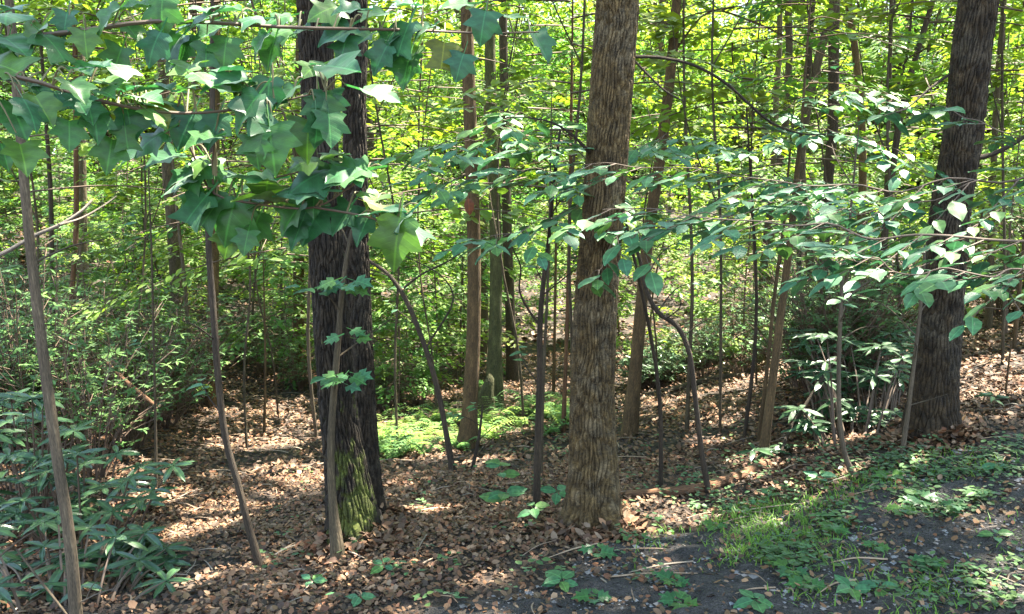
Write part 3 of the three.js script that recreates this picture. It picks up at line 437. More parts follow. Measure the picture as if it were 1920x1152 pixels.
{
  const R = rng(404);
  // young trees that fill the middle distance
  let n = 0;
  for (let k = 0; k < 2000 && n < 74; k++) {
    const d = 9 + 36 * Math.pow(R(), 1.1), hw = d * .72 + 1.5, x = (R() * 2 - 1) * hw, z = -d, [px] = project(x, 0, z);
    if (d < 13 && px > 640 && px < 1500) continue;
    if (d < 17 && px > 920 && px < 1080) continue;
    place('young', Math.floor(R() * 6), 'young_tree', 'slim young tree with layered bright leaves, middle distance, ' + whereAt(x, -d), 'tree', 'young trees filling the middle distance ' + whereAt(x, -d), x, z, .9 + .55 * R(), R() * 6.28, .11); n++;
  }
  // canopy trees: middle distance and all round, leaving the sky open above the trail
  n = 0;
  for (let k = 0; k < 400 && n < 14; k++) { const d = 18 + 24 * R(), x = (R() * 2 - 1) * (d * .85); const [px] = project(x, 0, -d); if (px > 940 && px < 1010) continue; place('canopy', k, 'woodland_tree', 'tall woodland tree far back among the green, ' + whereAt(x, -d), 'tree', 'tall trees standing in the background ' + whereAt(x, -d), x, -d, .9 + .5 * R(), R() * 6.28, .03); n++; }
  for (let k = 0; k < 58; k++) { const a = -.85 + 1.7 * (k + R()) / 58, r = 38 + 40 * R(), x = Math.sin(a) * r, z = -Math.cos(a) * r; place('far', k, 'distant_tree', 'distant leafy tree closing the view ' + whereAt(x, z), 'tree', 'distant trees closing the view ' + whereAt(x, z), x, z, 1 + .5 * R(), R() * 6.28); }
  const mapleSpots = [[742, 8.6, 'left of the orange-brown trunk'], [820, 10.2, 'behind the arching sapling'], [985, 9.6, 'behind the dark forked sapling'], [1075, 7.6, 'hidden in part by the central oak'], [1235, 10.6, 'behind the slender brown leaning trunk'], [1355, 7.4, 'right of the crooked sapling'], [1420, 9.8, 'behind the reddish leaning sapling'], [1530, 8.2, 'in front of the upper right pair'], [1690, 7.6, 'left of the right-hand oak'], [1880, 7.4, 'right of the right-hand oak'], [455, 8.4, 'right of the thin curving sapling'], [245, 8.8, 'above the left thicket'], [60, 8.2, 'at the far left above the thicket'], [520, 10.5, 'beside the warm brown sunlit trunk'], [1150, 12, 'far behind the central oak'], [1800, 10.5, 'behind the right-hand oak']];
  mapleSpots.forEach(([px, d, where], k) => { const p = P(px, 700, d); place('maple', k, 'maple_sapling', 'thin-stemmed maple sapling with yellow-green leaves ' + where, 'tree', 'maple saplings between the trunks', p.x, p.z, .9 + .25 * R(), R() * 6.28, .04); });
  // trees outside the frame at right whose crowns shade the trail
  for (const [x, d] of [[8.4, 8.4], [7.2, 5.2], [10.4, 6.4]]) { const o = place('shade', Math.floor(R() * 3), 'woodland_tree', 'tall tree outside the right edge shading the trail', 'tree', 'tall trees right of the view', x, -d, 1, R() * 6.28, .02); }
  // low broadleaf saplings and shrubs
  for (let k = 0, m = 0; k < 300 && m < 40; k++) { const d = 8.5 + 14 * R(), x = (R() * 2 - 1) * (d * .62), [px, py] = project(x, G(x, -d), -d); if (d < 11 && px > 560 && px < 1620) continue; if (px > 925 && px < 1090) continue; place('small', k, 'understory_sapling', 'low leafy sapling on the wood floor ' + whereAt(x, -d), 'sapling', 'small leafy saplings behind the big trunks ' + whereAt(x, -d), x, -d, .6 + .6 * R(), R() * 6.28); m++; }
  for (let k = 0; k < 130; k++) { const d = 13.5 + 26 * R(), x = (R() * 2 - 1) * (d * .66), [px] = project(x, 0, -d); if (d < 18 && px > 930 && px < 1060) continue; place('small', k, 'background_bush', 'sunlit bush on the far wood floor ' + whereAt(x, -d), 'shrub', 'sunlit bushes low in the far wood ' + whereAt(x, -d), x, -d, .75 + .6 * R(), R() * 6.28); }
  for (let k = 0; k < 14; k++) { const p = P(lerp(1205, 1330, R()), 700, lerp(11.5, 15, R())); place('low', k, 'laurel_shrub', 'low green bush on the far floor between brown leaning trunk and crooked sapling', 'shrub', 'low bushes on the far floor', p.x, p.z, .6 + .4 * R(), R() * 6.28); }
  // thicket on the left and on the right, behind
  const thick = (cnt, x0, x1, d0, d1, s0, s1, label, group) => { for (let k = 0; k < cnt; k++) { const d = lerp(d0, d1, R()), px = lerp(x0, x1, R()), p = P(px, 700, d); place('laurel', k, 'laurel_shrub', label, 'shrub', group, p.x, p.z, lerp(s0, s1, R()), R() * 6.28); } };
  thick(30, -100, 330, 6.6, 12.5, .6, 1.15, 'dark evergreen laurel shrub in the dense thicket at left', 'laurel shrubs in the left thicket');
  thick(5, 400, 560, 12, 15, .45, .7, 'laurel shrub behind the sunlit floor left of the double trunks', 'laurel shrubs beyond the sunlit floor');
  thick(3, 700, 800, 11, 13, .4, .55, 'laurel shrub behind the fern patch', 'laurel shrubs behind the ferns');
  thick(6, 1300, 1480, 11, 14, .45, .75, 'dark laurel shrub behind the crooked sapling', 'laurel shrubs right of centre');
  thick(9, 1500, 1680, 7.5, 10, .6, .9, 'laurel shrub left of the right-hand oak', 'laurel shrubs beside the right-hand oak');
  thick(8, 1840, 2100, 10, 13, .8, 1.1, 'dark laurel shrub at the right edge behind the leafy slope', 'laurel shrubs at the right edge');
}
console.log('background done');

// ---------------------------------------------------------------- leaf litter, twigs, grass: what nobody could count
const browns = [[.105, .062, .025], [.065, .037, .018], [.14, .068, .029], [.17, .086, .039], [.20, .112, .056], [.075, .037, .019], [.175, .07, .028], [.24, .148, .084]];
{
  const R = rng(777), B = new Buf(); let n = 0;
  const scatter = (cnt, d0, d1, len) => {
    for (let k = 0; k < cnt; k++) {
      const d = Math.sqrt(lerp(d0 * d0, d1 * d1, R())), x = (R() * 2 - 1) * (d * .66 + .4), z = -d; const t = x > -3 ? trailDist(x, z) : -1;
      const dn = fbm(x * 1.7, z * 1.7, 63, 3), damp = .72 + .4 * sstep(-.25, .2, dn + (R() - .5) * .3); if (dn < -.22 && R() < .6) continue;
      if (t > 0 && R() > .30 * Math.exp(-t * 1.2) + .05) continue;
      const y = G(x, z) + .006 + R() * .02 + (t > 0 ? .015 : 0), l = len * (.5 + .8 * R());
      putLeaf(B, x, y, z, R() * 6.28, (R() - .6) * 1.0, (R() - .5) * 1.6, l, l * (.22 + .2 * R()), vary(R, browns[Math.floor(R() * browns.length)], .35, .08).map((c) => c * damp), .5 * (R() - .2)); n++;
    }
  };
  scatter(95000, 2.6, 7, .033); scatter(120000, 7, 17, .048); scatter(18000, 17, 34, .14);
  // larger curled leaves on top
  for (let k = 0; k < 4500; k++) { const d = Math.sqrt(lerp(7, 170, R())), x = (R() * 2 - 1) * (d * .66 + .4), z = -d, t = x > -3 ? trailDist(x, z) : -1; if (t > 0 && R() > .22) continue; const l = .03 + .025 * R(); putLeaf(B, x, G(x, z) + .02 + R() * .03, z, R() * 6.28, (R() - .6) * 1.0, (R() - .5) * 1.4, l, l * (.25 + .2 * R()), vary(R, browns[Math.floor(R() * browns.length)], .3, .08), .9 * (R() - .1)); }
  // leaves piled against the big trunks
  for (const t of bigTrees) for (let k = 0; k < 750; k++) { const a = R() * 6.28, r = .13 + .2 * R(), x = t.position.x + Math.cos(a) * r, z = t.position.z + Math.sin(a) * r; putLeaf(B, x, G(x, z) + .01 + R() * .09 * (1 - (r - .13) / .2), z, R() * 6.28, (R() - .6) * 1.3, (R() - .5) * 1.8, .03 + .04 * R(), .01 + .012 * R(), vary(R, browns[Math.floor(R() * browns.length)], .3, .08), .5 * (R() - .2)); }
  const m = part('leaf_litter', B.build(), M.litter, scene); tag(m, 'brown fallen leaves carpeting the forest floor', 'leaf litter', null, 'stuff');
  const W = new Buf();
  for (let k = 0; k < 900; k++) { const d = Math.sqrt(lerp(7, 150, R())), x = (R() * 2 - 1) * d * .62, z = -d, a = R() * 6.28, l = .08 + .45 * R() * R(), y = G(x, z) + .02, r = .0015 + .004 * R(); const x2 = x + Math.cos(a) * l, z2 = z + Math.sin(a) * l; tube(W, [V(x, y, z), V((x + x2) / 2 + (R() - .5) * .04, (y + G(x2, z2)) / 2 + .025, (z + z2) / 2), V(x2, G(x2, z2) + .018 + R() * .02, z2)], [r, r * .9, r * .4], 4, 0, vary(R, [.26, .19, .13], .4)); }
  tag(part('twig_litter', W.build(true), M.litter, scene), 'small dead twigs strewn over the floor', 'twigs', null, 'stuff');
  // grass blades on the trail side
  const Gr = new Buf(); const areas = [[1350, 1560, 955, 1060, 1900], [1440, 1640, 900, 960, 420], [1600, 1900, 850, 900, 420], [1700, 1800, 1100, 1165, 320], [1480, 1600, 1060, 1152, 160], [1600, 1920, 900, 1100, 320], [1180, 1400, 1000, 1060, 120]];
  for (const [x0, x1, y0, y1, cnt] of areas) {
    const tufts = Array.from({ length: Math.ceil(cnt / 28) }, () => hit(lerp(x0, x1, R()), lerp(y0, y1, R())));
    for (let k = 0; k < cnt; k++) {
      const c = tufts[Math.floor(R() * tufts.length)], a = R() * 6.28, r = .10 * Math.sqrt(R()) * (1 + R()), x = c.x + Math.cos(a) * r, z = c.z + Math.sin(a) * r; if (trailDist(x, z) < -.15) continue;
      const y = G(x, z), l = .03 + .055 * R(), b = R() * 6.28, bend = l * (.3 + .7 * R()), w = .0022 + .002 * R(), col = vary(R, [.16, .30, .04], .3, .15), k0 = Gr.n;
      const px = -Math.sin(b) * w, pz = Math.cos(b) * w;
      for (const [t, ww] of [[0, 1], [.55, .8], [1, .05]]) { const q = bend * t * t, yy = y + l * t * (1 - .25 * t); Gr.p.push(x + Math.cos(b) * q - px * ww, yy, z + Math.sin(b) * q - pz * ww, x + Math.cos(b) * q + px * ww, yy, z + Math.sin(b) * q + pz * ww); Gr.c.push(...col, ...col); }
      Gr.i.push(k0, k0 + 1, k0 + 3, k0, k0 + 3, k0 + 2, k0 + 2, k0 + 3, k0 + 5, k0 + 2, k0 + 5, k0 + 4); Gr.n += 6;
    }
  }
  tag(part('grass', Gr.build(), M.grass, scene), 'thin bright green grass tufts growing along the trail', 'grass', null, 'stuff');
  // tiny ground cover leaves
  const Gc = new Buf();
  for (const [x0, x1, y0, y1, cnt] of [[1150, 1920, 850, 1150, 520], [1500, 1920, 830, 1000, 400], [1300, 1600, 920, 1080, 280], [500, 1100, 870, 1150, 90], [1000, 1450, 760, 930, 60], [860, 1060, 790, 870, 60]])
    for (let k = 0; k < cnt; k++) { const p = hit(lerp(x0, x1, R()), lerp(y0, y1, R())); const td = trailDist(p.x, p.z); if (td > 0 ? fbm(p.x * 2.3, p.z * 2.3, 55, 3) < .0 : R() < .55) continue; const m = 3 + Math.floor(R() * 5), col = vary(R, [.09, .19, .05], .3, .15); for (let i = 0; i < m; i++) { const a = i / m * 6.28 + R(), r = R() * .05; putLeaf(Gc, p.x + Math.cos(a) * r, p.y + .02 + R() * .05, p.z + Math.sin(a) * r, a, -.2 + R() * .5, (R() - .5) * .6, .02 + .03 * R(), .008 + .01 * R(), vary(R, col, .15)); } }
  tag(part('ground_cover', Gc.build(), M.foliage, scene), 'tiny green weeds dotted over floor and trail', 'weeds', null, 'stuff');
  // pebbles and clods
  const Pb = new Buf();
  for (let k = 0; k < 2600; k++) { const p = hit(lerp(850, 1920, R()), lerp(850, 1152, R())); if (trailDist(p.x, p.z) < .05) continue; const r = .004 + .02 * R() * R() * R(), k0 = Pb.n, col = vary(R, [.2, .185, .175], .4); for (const [a, b, c] of [[0, 1, 0], [1, .1, 0], [-.3, .1, .9], [-.7, .1, -.6], [.3, .15, -.9]]) { Pb.p.push(p.x + a * r * (1 + R()), p.y + .018 + b * r * (.6 + .4 * R()), p.z + c * r * (1 + R())); Pb.c.push(...col); } Pb.i.push(k0, k0 + 2, k0 + 1, k0, k0 + 3, k0 + 2, k0, k0 + 4, k0 + 3, k0, k0 + 1, k0 + 4); Pb.n += 5; }
  tag(part('gravel', Pb.build(), M.litter, scene), 'small grey stones lying in the trail soil', 'gravel', null, 'stuff');
}
console.log('litter done');

// ---------------------------------------------------------------- leaves big enough to pick out: one mesh each
// rows: [half width, y on the outline, y on the midrib]
function leafGeo(rows, fold, curl, twist) {
  const B = new Buf(), n = rows.length, maxY = 1;
  for (let i = 0; i < n; i++) {
    const [w, yo, ym] = rows[i];
    for (let s = -2; s <= 2; s++) {
      const f = Math.abs(s) / 2, x = Math.sign(s) * w * (s === 0 ? 0 : Math.abs(s) === 1 ? .5 : 1), y = lerp(ym, yo, f), z = fold * Math.abs(x) - fold * .8 * x * x - curl * y * Math.abs(y) + twist * x * y + .03 * Math.sin(y * 13 + s) * f;
      B.p.push(x, y, z); B.u.push(.5 + x * .5, y);
    }
  }
  for (let i = 0; i < n - 1; i++) for (let s = 0; s < 4; s++) { const a = i * 5 + s, b = a + 5; B.i.push(a, a + 1, b, b, a + 1, b + 1); }
  B.n = n * 5; return B.build(true);
}
const stalk = (l) => [[.008, -l, -l], [.008, -.01, -.01]];
const LOBED = [...stalk(.45), [.22, -.07, 0], [.50, -.02, .06], [.35, .17, .18], [.58, .48, .36], [.33, .50, .50], [.24, .68, .66], [.006, .92, .92]];
const LOBED2 = [...stalk(.45), [.24, -.06, 0], [.55, .14, .10], [.39, .26, .28], [.28, .44, .44], [.47, .86, .60], [.22, .80, .72], [.006, .76, .77]];
const LOBED3 = [...stalk(.45), [.20, -.05, 0], [.40, .10, .10], [.34, .22, .24], [.52, .56, .42], [.27, .58, .56], [.18, .74, .72], [.006, .95, .95]];
const OVAL = [...stalk(.1), [.17, .1, .12], [.29, .34, .34], [.27, .62, .62], [.13, .86, .86], [.004, 1, 1]];
const LANCE = [...stalk(.1), [.065, .1, .12], [.115, .35, .35], [.12, .62, .62], [.07, .85, .85], [.004, 1, 1]];
const MAPLE = [...stalk(.5), [.3, -.04, .05], [.5, .30, .25], [.24, .36, .40], [.44, .66, .52], [.17, .64, .68], [.004, 1, 1]];
const soft = (rows) => { const out = rows.slice(0, 2); for (let i = 2; i < rows.length; i++) { const a = rows[i - 1], b = rows[i], p = rows[Math.max(1, i - 2)], q = rows[Math.min(rows.length - 1, i + 1)]; if (i > 2) out.push(a.map((_, k) => (-p[k] + 9 * a[k] + 9 * b[k] - q[k]) / 16)); out.push(b); } return out; };
const forms = (rows, fs) => fs.map(([a, b, c]) => leafGeo(rows, a, b, c));
const bends = [[.12, .1, .1], [.3, .22, -.12], [-.05, .3, .2], [.2, .05, -.2], [.38, .15, 0]];
const wild = [[.22, .15, .15], [.48, .32, -.25], [-.18, .4, .3], [.32, .1, -.35], [.55, .22, .12]];
const F = { lobed: [...forms(soft(LOBED), wild), ...forms(soft(LOBED2), wild.slice(0, 3)), ...forms(soft(LOBED3), wild.slice(1))], oval: forms(OVAL, bends), lance: forms(LANCE, bends.map(([a, b, c]) => [a * 1.3, b, c])), maple: forms(MAPLE, bends) };
const near = (c, o = {}) => new THREE.MeshPhysicalMaterial({ color: c, map: veinMap, bumpMap: veinBump, bumpScale: .0012, side: THREE.DoubleSide, roughness: .95, transmission: .45, thickness: 0, clearcoat: .7, clearcoatRoughness: .32, specularIntensity: .4, ...o });
const OV = { clearcoat: .9, clearcoatRoughness: .42, transmission: .3 };
const LV = { clearcoat: 1, clearcoatRoughness: .36, transmission: .42 };
const T = {
  lobed: [near(L(.055, .27, .055), LV), near(L(.07, .30, .045), LV), near(L(.045, .23, .065), LV), near(L(.14, .34, .025), LV), near(L(.05, .25, .085), LV), near(L(.085, .31, .04), LV)],
  oval: [near(L(.085, .31, .115), OV), near(L(.11, .335, .10), OV), near(L(.07, .27, .11), OV), near(L(.14, .34, .06), OV)],
  lance: [near(L(.03, .105, .03), { clearcoat: 1, clearcoatRoughness: .25, transmission: .2 }), near(L(.04, .125, .03), { clearcoat: .7, clearcoatRoughness: .38, transmission: .2 })],
  maple: [near(L(.09, .31, .06)), near(L(.13, .33, .045)), near(L(.07, .28, .08))],
  yellow: [near(L(.30, .34, .03))], red: [near(L(.3, .08, .02))],
};
const RL = rng(2024);
// put one leaf mesh: base point, axis direction, upward normal hint, length
function leafMesh(parent, kind, pos, axis, up, len, mats = T[kind]) {
  const m = new THREE.Mesh(F[kind][Math.floor(RL() * F[kind].length)], mats[Math.floor(RL() * mats.length)]);
  m.name = 'leaf'; m.castShadow = m.receiveShadow = true;
  const y = axis.clone().normalize(), z = up.clone().addScaledVector(y, -up.dot(y)).normalize(), x = V(0, 0, 0).crossVectors(y, z);
  m.matrixAutoUpdate = true; m.quaternion.setFromRotationMatrix(new THREE.Matrix4().makeBasis(x, y, z));
  m.position.copy(pos).sub(parent.isMesh ? parent.parent.position : parent.position); m.scale.setScalar(len); parent.add(m); return m;
}
const toCam = (p) => EYE.clone().sub(p).normalize();

// ---- the big lobed leaves at upper left, on branches of a young tulip tree standing outside the frame
{
  const tx = -1.75, tz = -1.95, gy = G(tx, tz), o = thing('tulip_tree', 'young tree whose large lobed leaves hang across the upper left', 'tree', V(tx, gy, tz));
  const top = V(tx + .1, 4.2, tz - .1); part('trunk', tubeGeo([V(0, -.1, 0), V(.03, 1.2, 0), V(.05, 2.4, -.04), V(.1, 4.2 - gy, -.1)], [.045, .038, .03, .012], 10), M.barkPale, o);
  const ty = (y) => V(tx + .04 * y, y, tz);
  const brs = [
    [[120, 62], [290, 40], [560, 52], [760, 56], [900, 62], [1010, 60]], [[0, 140], [180, 188], [330, 212], [480, 200], [610, 170]], [[330, 212], [362, 290], [400, 362], [480, 382], [590, 389], [655, 352], [700, 322]], [[590, 389], [680, 405], [745, 425]], [[400, 362], [398, 310], [402, 262]],
  ];
  const paths = [];
  brs.forEach((b, i) => {
    const d0 = [2.1, 1.95, 2.2, 2.2, 2.2][i], d1 = [2.5, 2.15, 2.2, 2.05, 2.15][i], pts = b.map(([x, y], k) => P(x, y, lerp(d0, d1, k / (b.length - 1)))); if (i < 2) pts.unshift(ty(pts[0].y - .08));
    const rad = pts.map((_, k) => lerp(i < 2 ? .007 : .0035, .002, k / (pts.length - 1)));
    const bm = part('branch', tubeGeo(pts.map((p) => p.clone().sub(o.position)), rad, 6), M.twig, o);
    const cu = new THREE.CatmullRomCurve3(pts); for (let k = 0; k <= 40; k++) paths.push([cu.getPoint(k / 40), bm]);
  });
  // measured leaves: centre px, size px, hang (0 flat .. 1 hanging towards us)
  const lv = [[55, 75, 150, .5], [35, 225, 150, .8], [180, 235, 110, .6], [150, 130, 95, .4], [190, 155, 105, .5], [262, 185, 130, .6], [285, 85, 120, .7], [335, 100, 110, .6], [352, 165, 85, .2], [425, 150, 115, .5], [505, 100, 110, .5], [590, 120, 105, .6], [640, 125, 130, .7], [608, 15, 105, .7], [400, 245, 150, .12], [275, 262, 105, .8], [335, 335, 125, .25], [378, 298, 95, .2], [452, 330, 105, .2], [512, 258, 95, .4], [480, 285, 110, .4], [575, 262, 110, .5], [560, 348, 125, .2], [500, 342, 105, .2], [392, 398, 125, .9], [475, 425, 105, .8], [362, 395, 100, .8], [620, 292, 105, .6], [648, 312, 125, .5], [702, 370, 105, .5], [742, 455, 135, .6], [680, 425, 120, .25], [640, 412, 105, .4], [582, 422, 110, .8], [556, 440, 90, .8], [712, 110, 105, .6], [742, 88, 95, .5], [830, 108, 95, .6], [862, 122, 100, .7], [1018, 88, 120, .6], [905, 48, 105, .5], [850, 8, 95, .5], [760, 8, 95, .6], [680, 72, 95, .5], [470, 32, 95, .5], [420, 18, 95, .6], [360, 42, 95, .4], [300, 25, 95, .5], [245, 12, 95, .6], [200, 38, 95, .5], [120, 45, 100, .6], [160, 82, 95, .5], [222, 122, 105, .6], [112, 190, 110, .6], [82, 205, 100, .7], [205, 290, 110, .7], [130, 255, 100, .6], [300, 215, 110, .7], [345, 245, 95, .5], [535, 180, 100, .6], [460, 205, 110, .5], [560, 60, 95, .4], [10, 120, 120, .7], [245, 235, 105, .7], [420, 95, 105, .6], [390, 60, 95, .5], [520, 30, 95, .6], [700, 30, 100, .6], [960, 30, 95, .5], [10, 20, 120, .5], [545, 405, 95, .5], [790, 60, 85, .5], [300, 300, 90, .6], [250, 60, 100, .5]];
  for (let k = 0; k < 85; k++) { const x = RL() * 780, y = RL() * (x > 320 ? 470 : 310); lv.push([x, y, 85 + 35 * RL(), RL() * .9]); }
  for (const [cx, cy, s, hang0] of lv) {
    const hang = clamp(hang0 + (RL() - .5) * .5, 0, 1);
    const c0 = P(cx, cy, 2.1); let best = null, bm = null, bd = 1e9; for (const [q, b] of paths) { const e = (q.x - c0.x) ** 2 + (q.y - c0.y) ** 2; if (e < bd) { bd = e; best = q; bm = b; } }
    const c = P(cx, cy, -best.z + (RL() - .5) * .12), len = s / FOC * Math.min(zcam(c), 2.2) * .74 * (.72 + .45 * RL());
    const away = c.clone().sub(best); away.z *= .5; if (away.length() < .03) away.set(RL() - .5, -.3, .3); away.normalize();
    const axis = V(away.x + (RL() - .5) * .5, Math.min(.2, away.y) - .06 - hang * .36, .25 + hang * .35 + (RL() - .5) * .5).normalize();
    const basePt = c.clone().addScaledVector(axis, -len * .45), stalkEnd = basePt.clone().addScaledVector(axis, -len * .40);
    const up = V((RL() - .5) * .5, 1, 0).addScaledVector(toCam(c), .15 + hang * .6);
    leafMesh(bm, 'lobed', basePt, axis, up, len, RL() < .03 ? T.yellow : T.lobed);
    if (stalkEnd.distanceTo(best) > .015) part('twig', tubeGeo([best.clone().sub(o.position), stalkEnd.clone().lerp(best, .4).add(V(0, .02, 0)).sub(o.position), stalkEnd.sub(o.position)], [.0026, .002, .0014], 5), M.twigGreen, bm);
  }
  const bud = P(402, 330, 2.17).sub(o.position); part('bud', tubeGeo([bud, bud.clone().add(V(.004, .05, 0)), bud.clone().add(V(0, .13, 0))], [.007, .005, .002], 6), M.twigGreen, o);
}
// ---- flat sprays of oval leaves reaching across the middle and right
function oval(o, rows, d0, d1, pxLeaf, gap, rx, twigLen) {
  const n = rows.length, raw = rows.map(([x, y], i) => P(x, y, lerp(d0, d1, i / (n - 1)))), c0 = new THREE.CatmullRomCurve3(raw), pts = Array.from({ length: 16 }, (_, i) => c0.getPoint(i / 15).add(V(0, (RL() - .5) * .045 * (i ? 1 : 0), (RL() - .5) * .06 * (i ? 1 : 0)))), cu = new THREE.CatmullRomCurve3(pts), Lc = cu.getLength();
  const bm = part('branch', tubeGeo(pts.map((p) => p.clone().sub(o.position)), pts.map((_, i) => lerp(rx * .55, .0012, i / 15)), 6), M.twig, o);
  let side = 1, cnt = 0;
  for (let s = .06; s < 1; s += gap / Lc) {
    const p = cu.getPoint(s), t = cu.getTangent(s); side = -side;
    const lat = V(-t.z, 0, t.x).normalize().multiplyScalar(side), dir = lat.clone().addScaledVector(t, .9).normalize(); dir.y -= .12 + RL() * .2;
    const tl = twigLen * (.4 + .8 * RL()) * (1.1 - .5 * s), m = Math.max(1, Math.round(tl / .055)), end = p.clone().addScaledVector(dir, tl); end.y -= tl * .12;
    part('twig', tubeGeo([p.clone().sub(o.position), end.clone().sub(o.position)], [.0022, .0012], 4), M.twig, bm);
    for (let k = 1; k <= m + 1; k++) {
      const q = p.clone().lerp(end, Math.min(1, k / (m + .6))), sd = k > m ? 0 : (k % 2 ? 1 : -1), la = V(-dir.z, 0, dir.x).normalize(), axis = dir.clone().addScaledVector(la, sd * (.9 + .4 * RL())); axis.y -= RL() * .14;
      const len = pxLeaf / FOC * zcam(q) * (.7 + .5 * RL()), up = V((RL() - .5) * .45, 1, .10 + (RL() - .5) * .45);
      leafMesh(bm, 'oval', q, axis, up, len); cnt++;
    }
  }
  return cnt;
}
{
  const tx = 2.1, tz = -2.3, gy = G(tx, tz), o = thing('beech_sapling', 'sapling whose flat sprays of blue-green oval leaves cross the right side', 'tree', V(tx, gy, tz));
  part('trunk', tubeGeo([V(0, -.1, 0), V(.02, .8, 0), V(-.03, 1.6, -.05), V(0, 3.2, 0)], [.035, .03, .022, .006], 9), M.barkGrey, o);
  let n = 0;
  n += oval(o, [[2350, 400], [2000, 430], [1850, 455], [1680, 450], [1520, 425], [1380, 405], [1250, 398], [1130, 400]], 2.3, 3.0, 48, .05, .009, .30);
  n += oval(o, [[2350, 450], [2050, 500], [1900, 515], [1760, 510], [1640, 490], [1560, 480]], 2.3, 2.5, 56, .055, .008, .22);
  n += oval(o, [[1380, 405], [1230, 420], [1160, 450], [1105, 530]], 2.95, 2.9, 50, .07, .004, .16);
  console.log('oval leaves', n);
}
{
  const tx = 2.9, tz = -2.75, gy = G(tx, tz), o = thing('beech_sapling', 'sapling bearing the uppermost flat leaf sprays between central and right-hand oak', 'tree', V(tx, gy, tz));
  part('trunk', tubeGeo([V(0, -.1, 0), V(.02, .8, 0), V(-.03, 1.6, -.05), V(0, 3.4, 0)], [.035, .03, .022, .006], 9), M.barkGrey, o);
  let n = 0;
  n += oval(o, [[2650, 330], [2050, 310], [1850, 335], [1650, 352], [1480, 345], [1330, 325], [1200, 310], [1090, 300]], 2.75, 3.5, 42, .082, .009, .38);
  n += oval(o, [[1850, 335], [1700, 385], [1560, 395], [1440, 380], [1320, 370]], 2.95, 3.3, 46, .07, .005, .26);
  n += oval(o, [[2050, 310], [1900, 240], [1760, 200], [1640, 195]], 2.9, 3.6, 44, .09, .005, .24);
  console.log('upper oval leaves', n);
}
{
  const b = P(1240, 905, 5.6), gy = G(b.x, b.z), o = thing('beech_sapling', 'sapling behind the central oak bearing fine flat sprays of small leaves', 'tree', V(b.x, gy, b.z));
  const h = P(1155, 330, 5.0).sub(o.position); part('trunk', tubeGeo([V(0, -.1, 0), V(-.05, .7, .1), V(h.x, h.y, h.z)], [.016, .013, .007], 8), M.barkDark, o);
  let n = 0;
  n += oval(o, [[1155, 340], [1060, 272], [960, 262], [860, 262], [770, 285]], 5.0, 4.2, 40, .10, .006, .40);
  n += oval(o, [[1155, 350], [1060, 330], [960, 318], [860, 330], [790, 345]], 5.0, 4.0, 42, .11, .005, .36);
  n += oval(o, [[1155, 340], [1080, 390], [1010, 420], [930, 440], [860, 440]], 5.0, 3.8, 46, .13, .005, .30);
  n += oval(o, [[1155, 330], [1040, 232], [960, 215], [880, 200]], 5.0, 4.4, 42, .15, .005, .32);
  { const p = P(878, 372, 3.85); leafMesh(o, 'oval', p, V(.1, -1, .1), V(.2, .2, 1), .075, T.red).userData.label = 'dead reddish leaf'; }
  console.log('fine leaves', n);
}
{
  const b = P(1395, 800, 7), gy = G(b.x, b.z), o = thing('beech_sapling', 'sapling with small glinting flat leaf layers, upper right of the central oak', 'tree', V(b.x, gy, b.z));
  const h = P(1400, 200, 6.4).sub(o.position); part('trunk', tubeGeo([V(0, -.1, 0), V(.04, 1.0, .1), V(h.x, h.y, h.z)], [.018, .014, .006], 8), M.barkDark, o);
  let n = 0;
  n += oval(o, [[1400, 300], [1330, 262], [1260, 255], [1200, 270]], 6.4, 5.0, 34, .11, .005, .4);
  n += oval(o, [[1400, 260], [1480, 240], [1580, 250], [1680, 285], [1740, 320]], 6.4, 5.0, 36, .14, .005, .40);
  n += oval(o, [[1400, 230], [1500, 190], [1600, 165], [1700, 180]], 6.4, 5.4, 34, .14, .005, .40);
  n += oval(o, [[1400, 340], [1480, 330], [1560, 345], [1640, 380]], 6.4, 5.0, 36, .11, .005, .40);
  console.log('glinting leaves', n);
}
console.log('near leaves done');

// side twigs on the slim saplings, some bare and some in leaf
for (const [o, pts, rad, mat] of slim) {
  const cu = new THREE.CatmullRomCurve3(pts, false, 'centripetal'), R = RL;
  for (let k = 0; k < 5; k++) {
    const t = .35 + .6 * (k + R()) / 5, p = cu.getPoint(t), a = R() * 6.283, l = .14 + .34 * R(), r = Math.min(.005, rad[0] * .28), dir = V(Math.cos(a), .35 + .7 * R(), Math.sin(a)).normalize(), q = p.clone().addScaledVector(dir, l * .55), e = q.clone().addScaledVector(V(Math.cos(a + .5), .15 + .5 * R(), Math.sin(a + .5)), l * .5);
    const tw = part('twig', tubeGeo([p, q, e].map((v) => v.clone().sub(o.position)), [r, r * .7, r * .3], 5), mat, o);
    if (R() < .55) for (let i = 0; i < 4; i++) { const b = a + (i % 2 ? 1 : -1) * (.4 + R()), w = q.clone().lerp(e, .2 + i * .27); leafMesh(tw, 'oval', w, V(Math.cos(b), -.1 + .2 * R(), Math.sin(b)), V((R() - .5) * .4, 1, .25), .06 + .035 * R(), R() < .5 ? T.maple : T.oval); }
  }
}
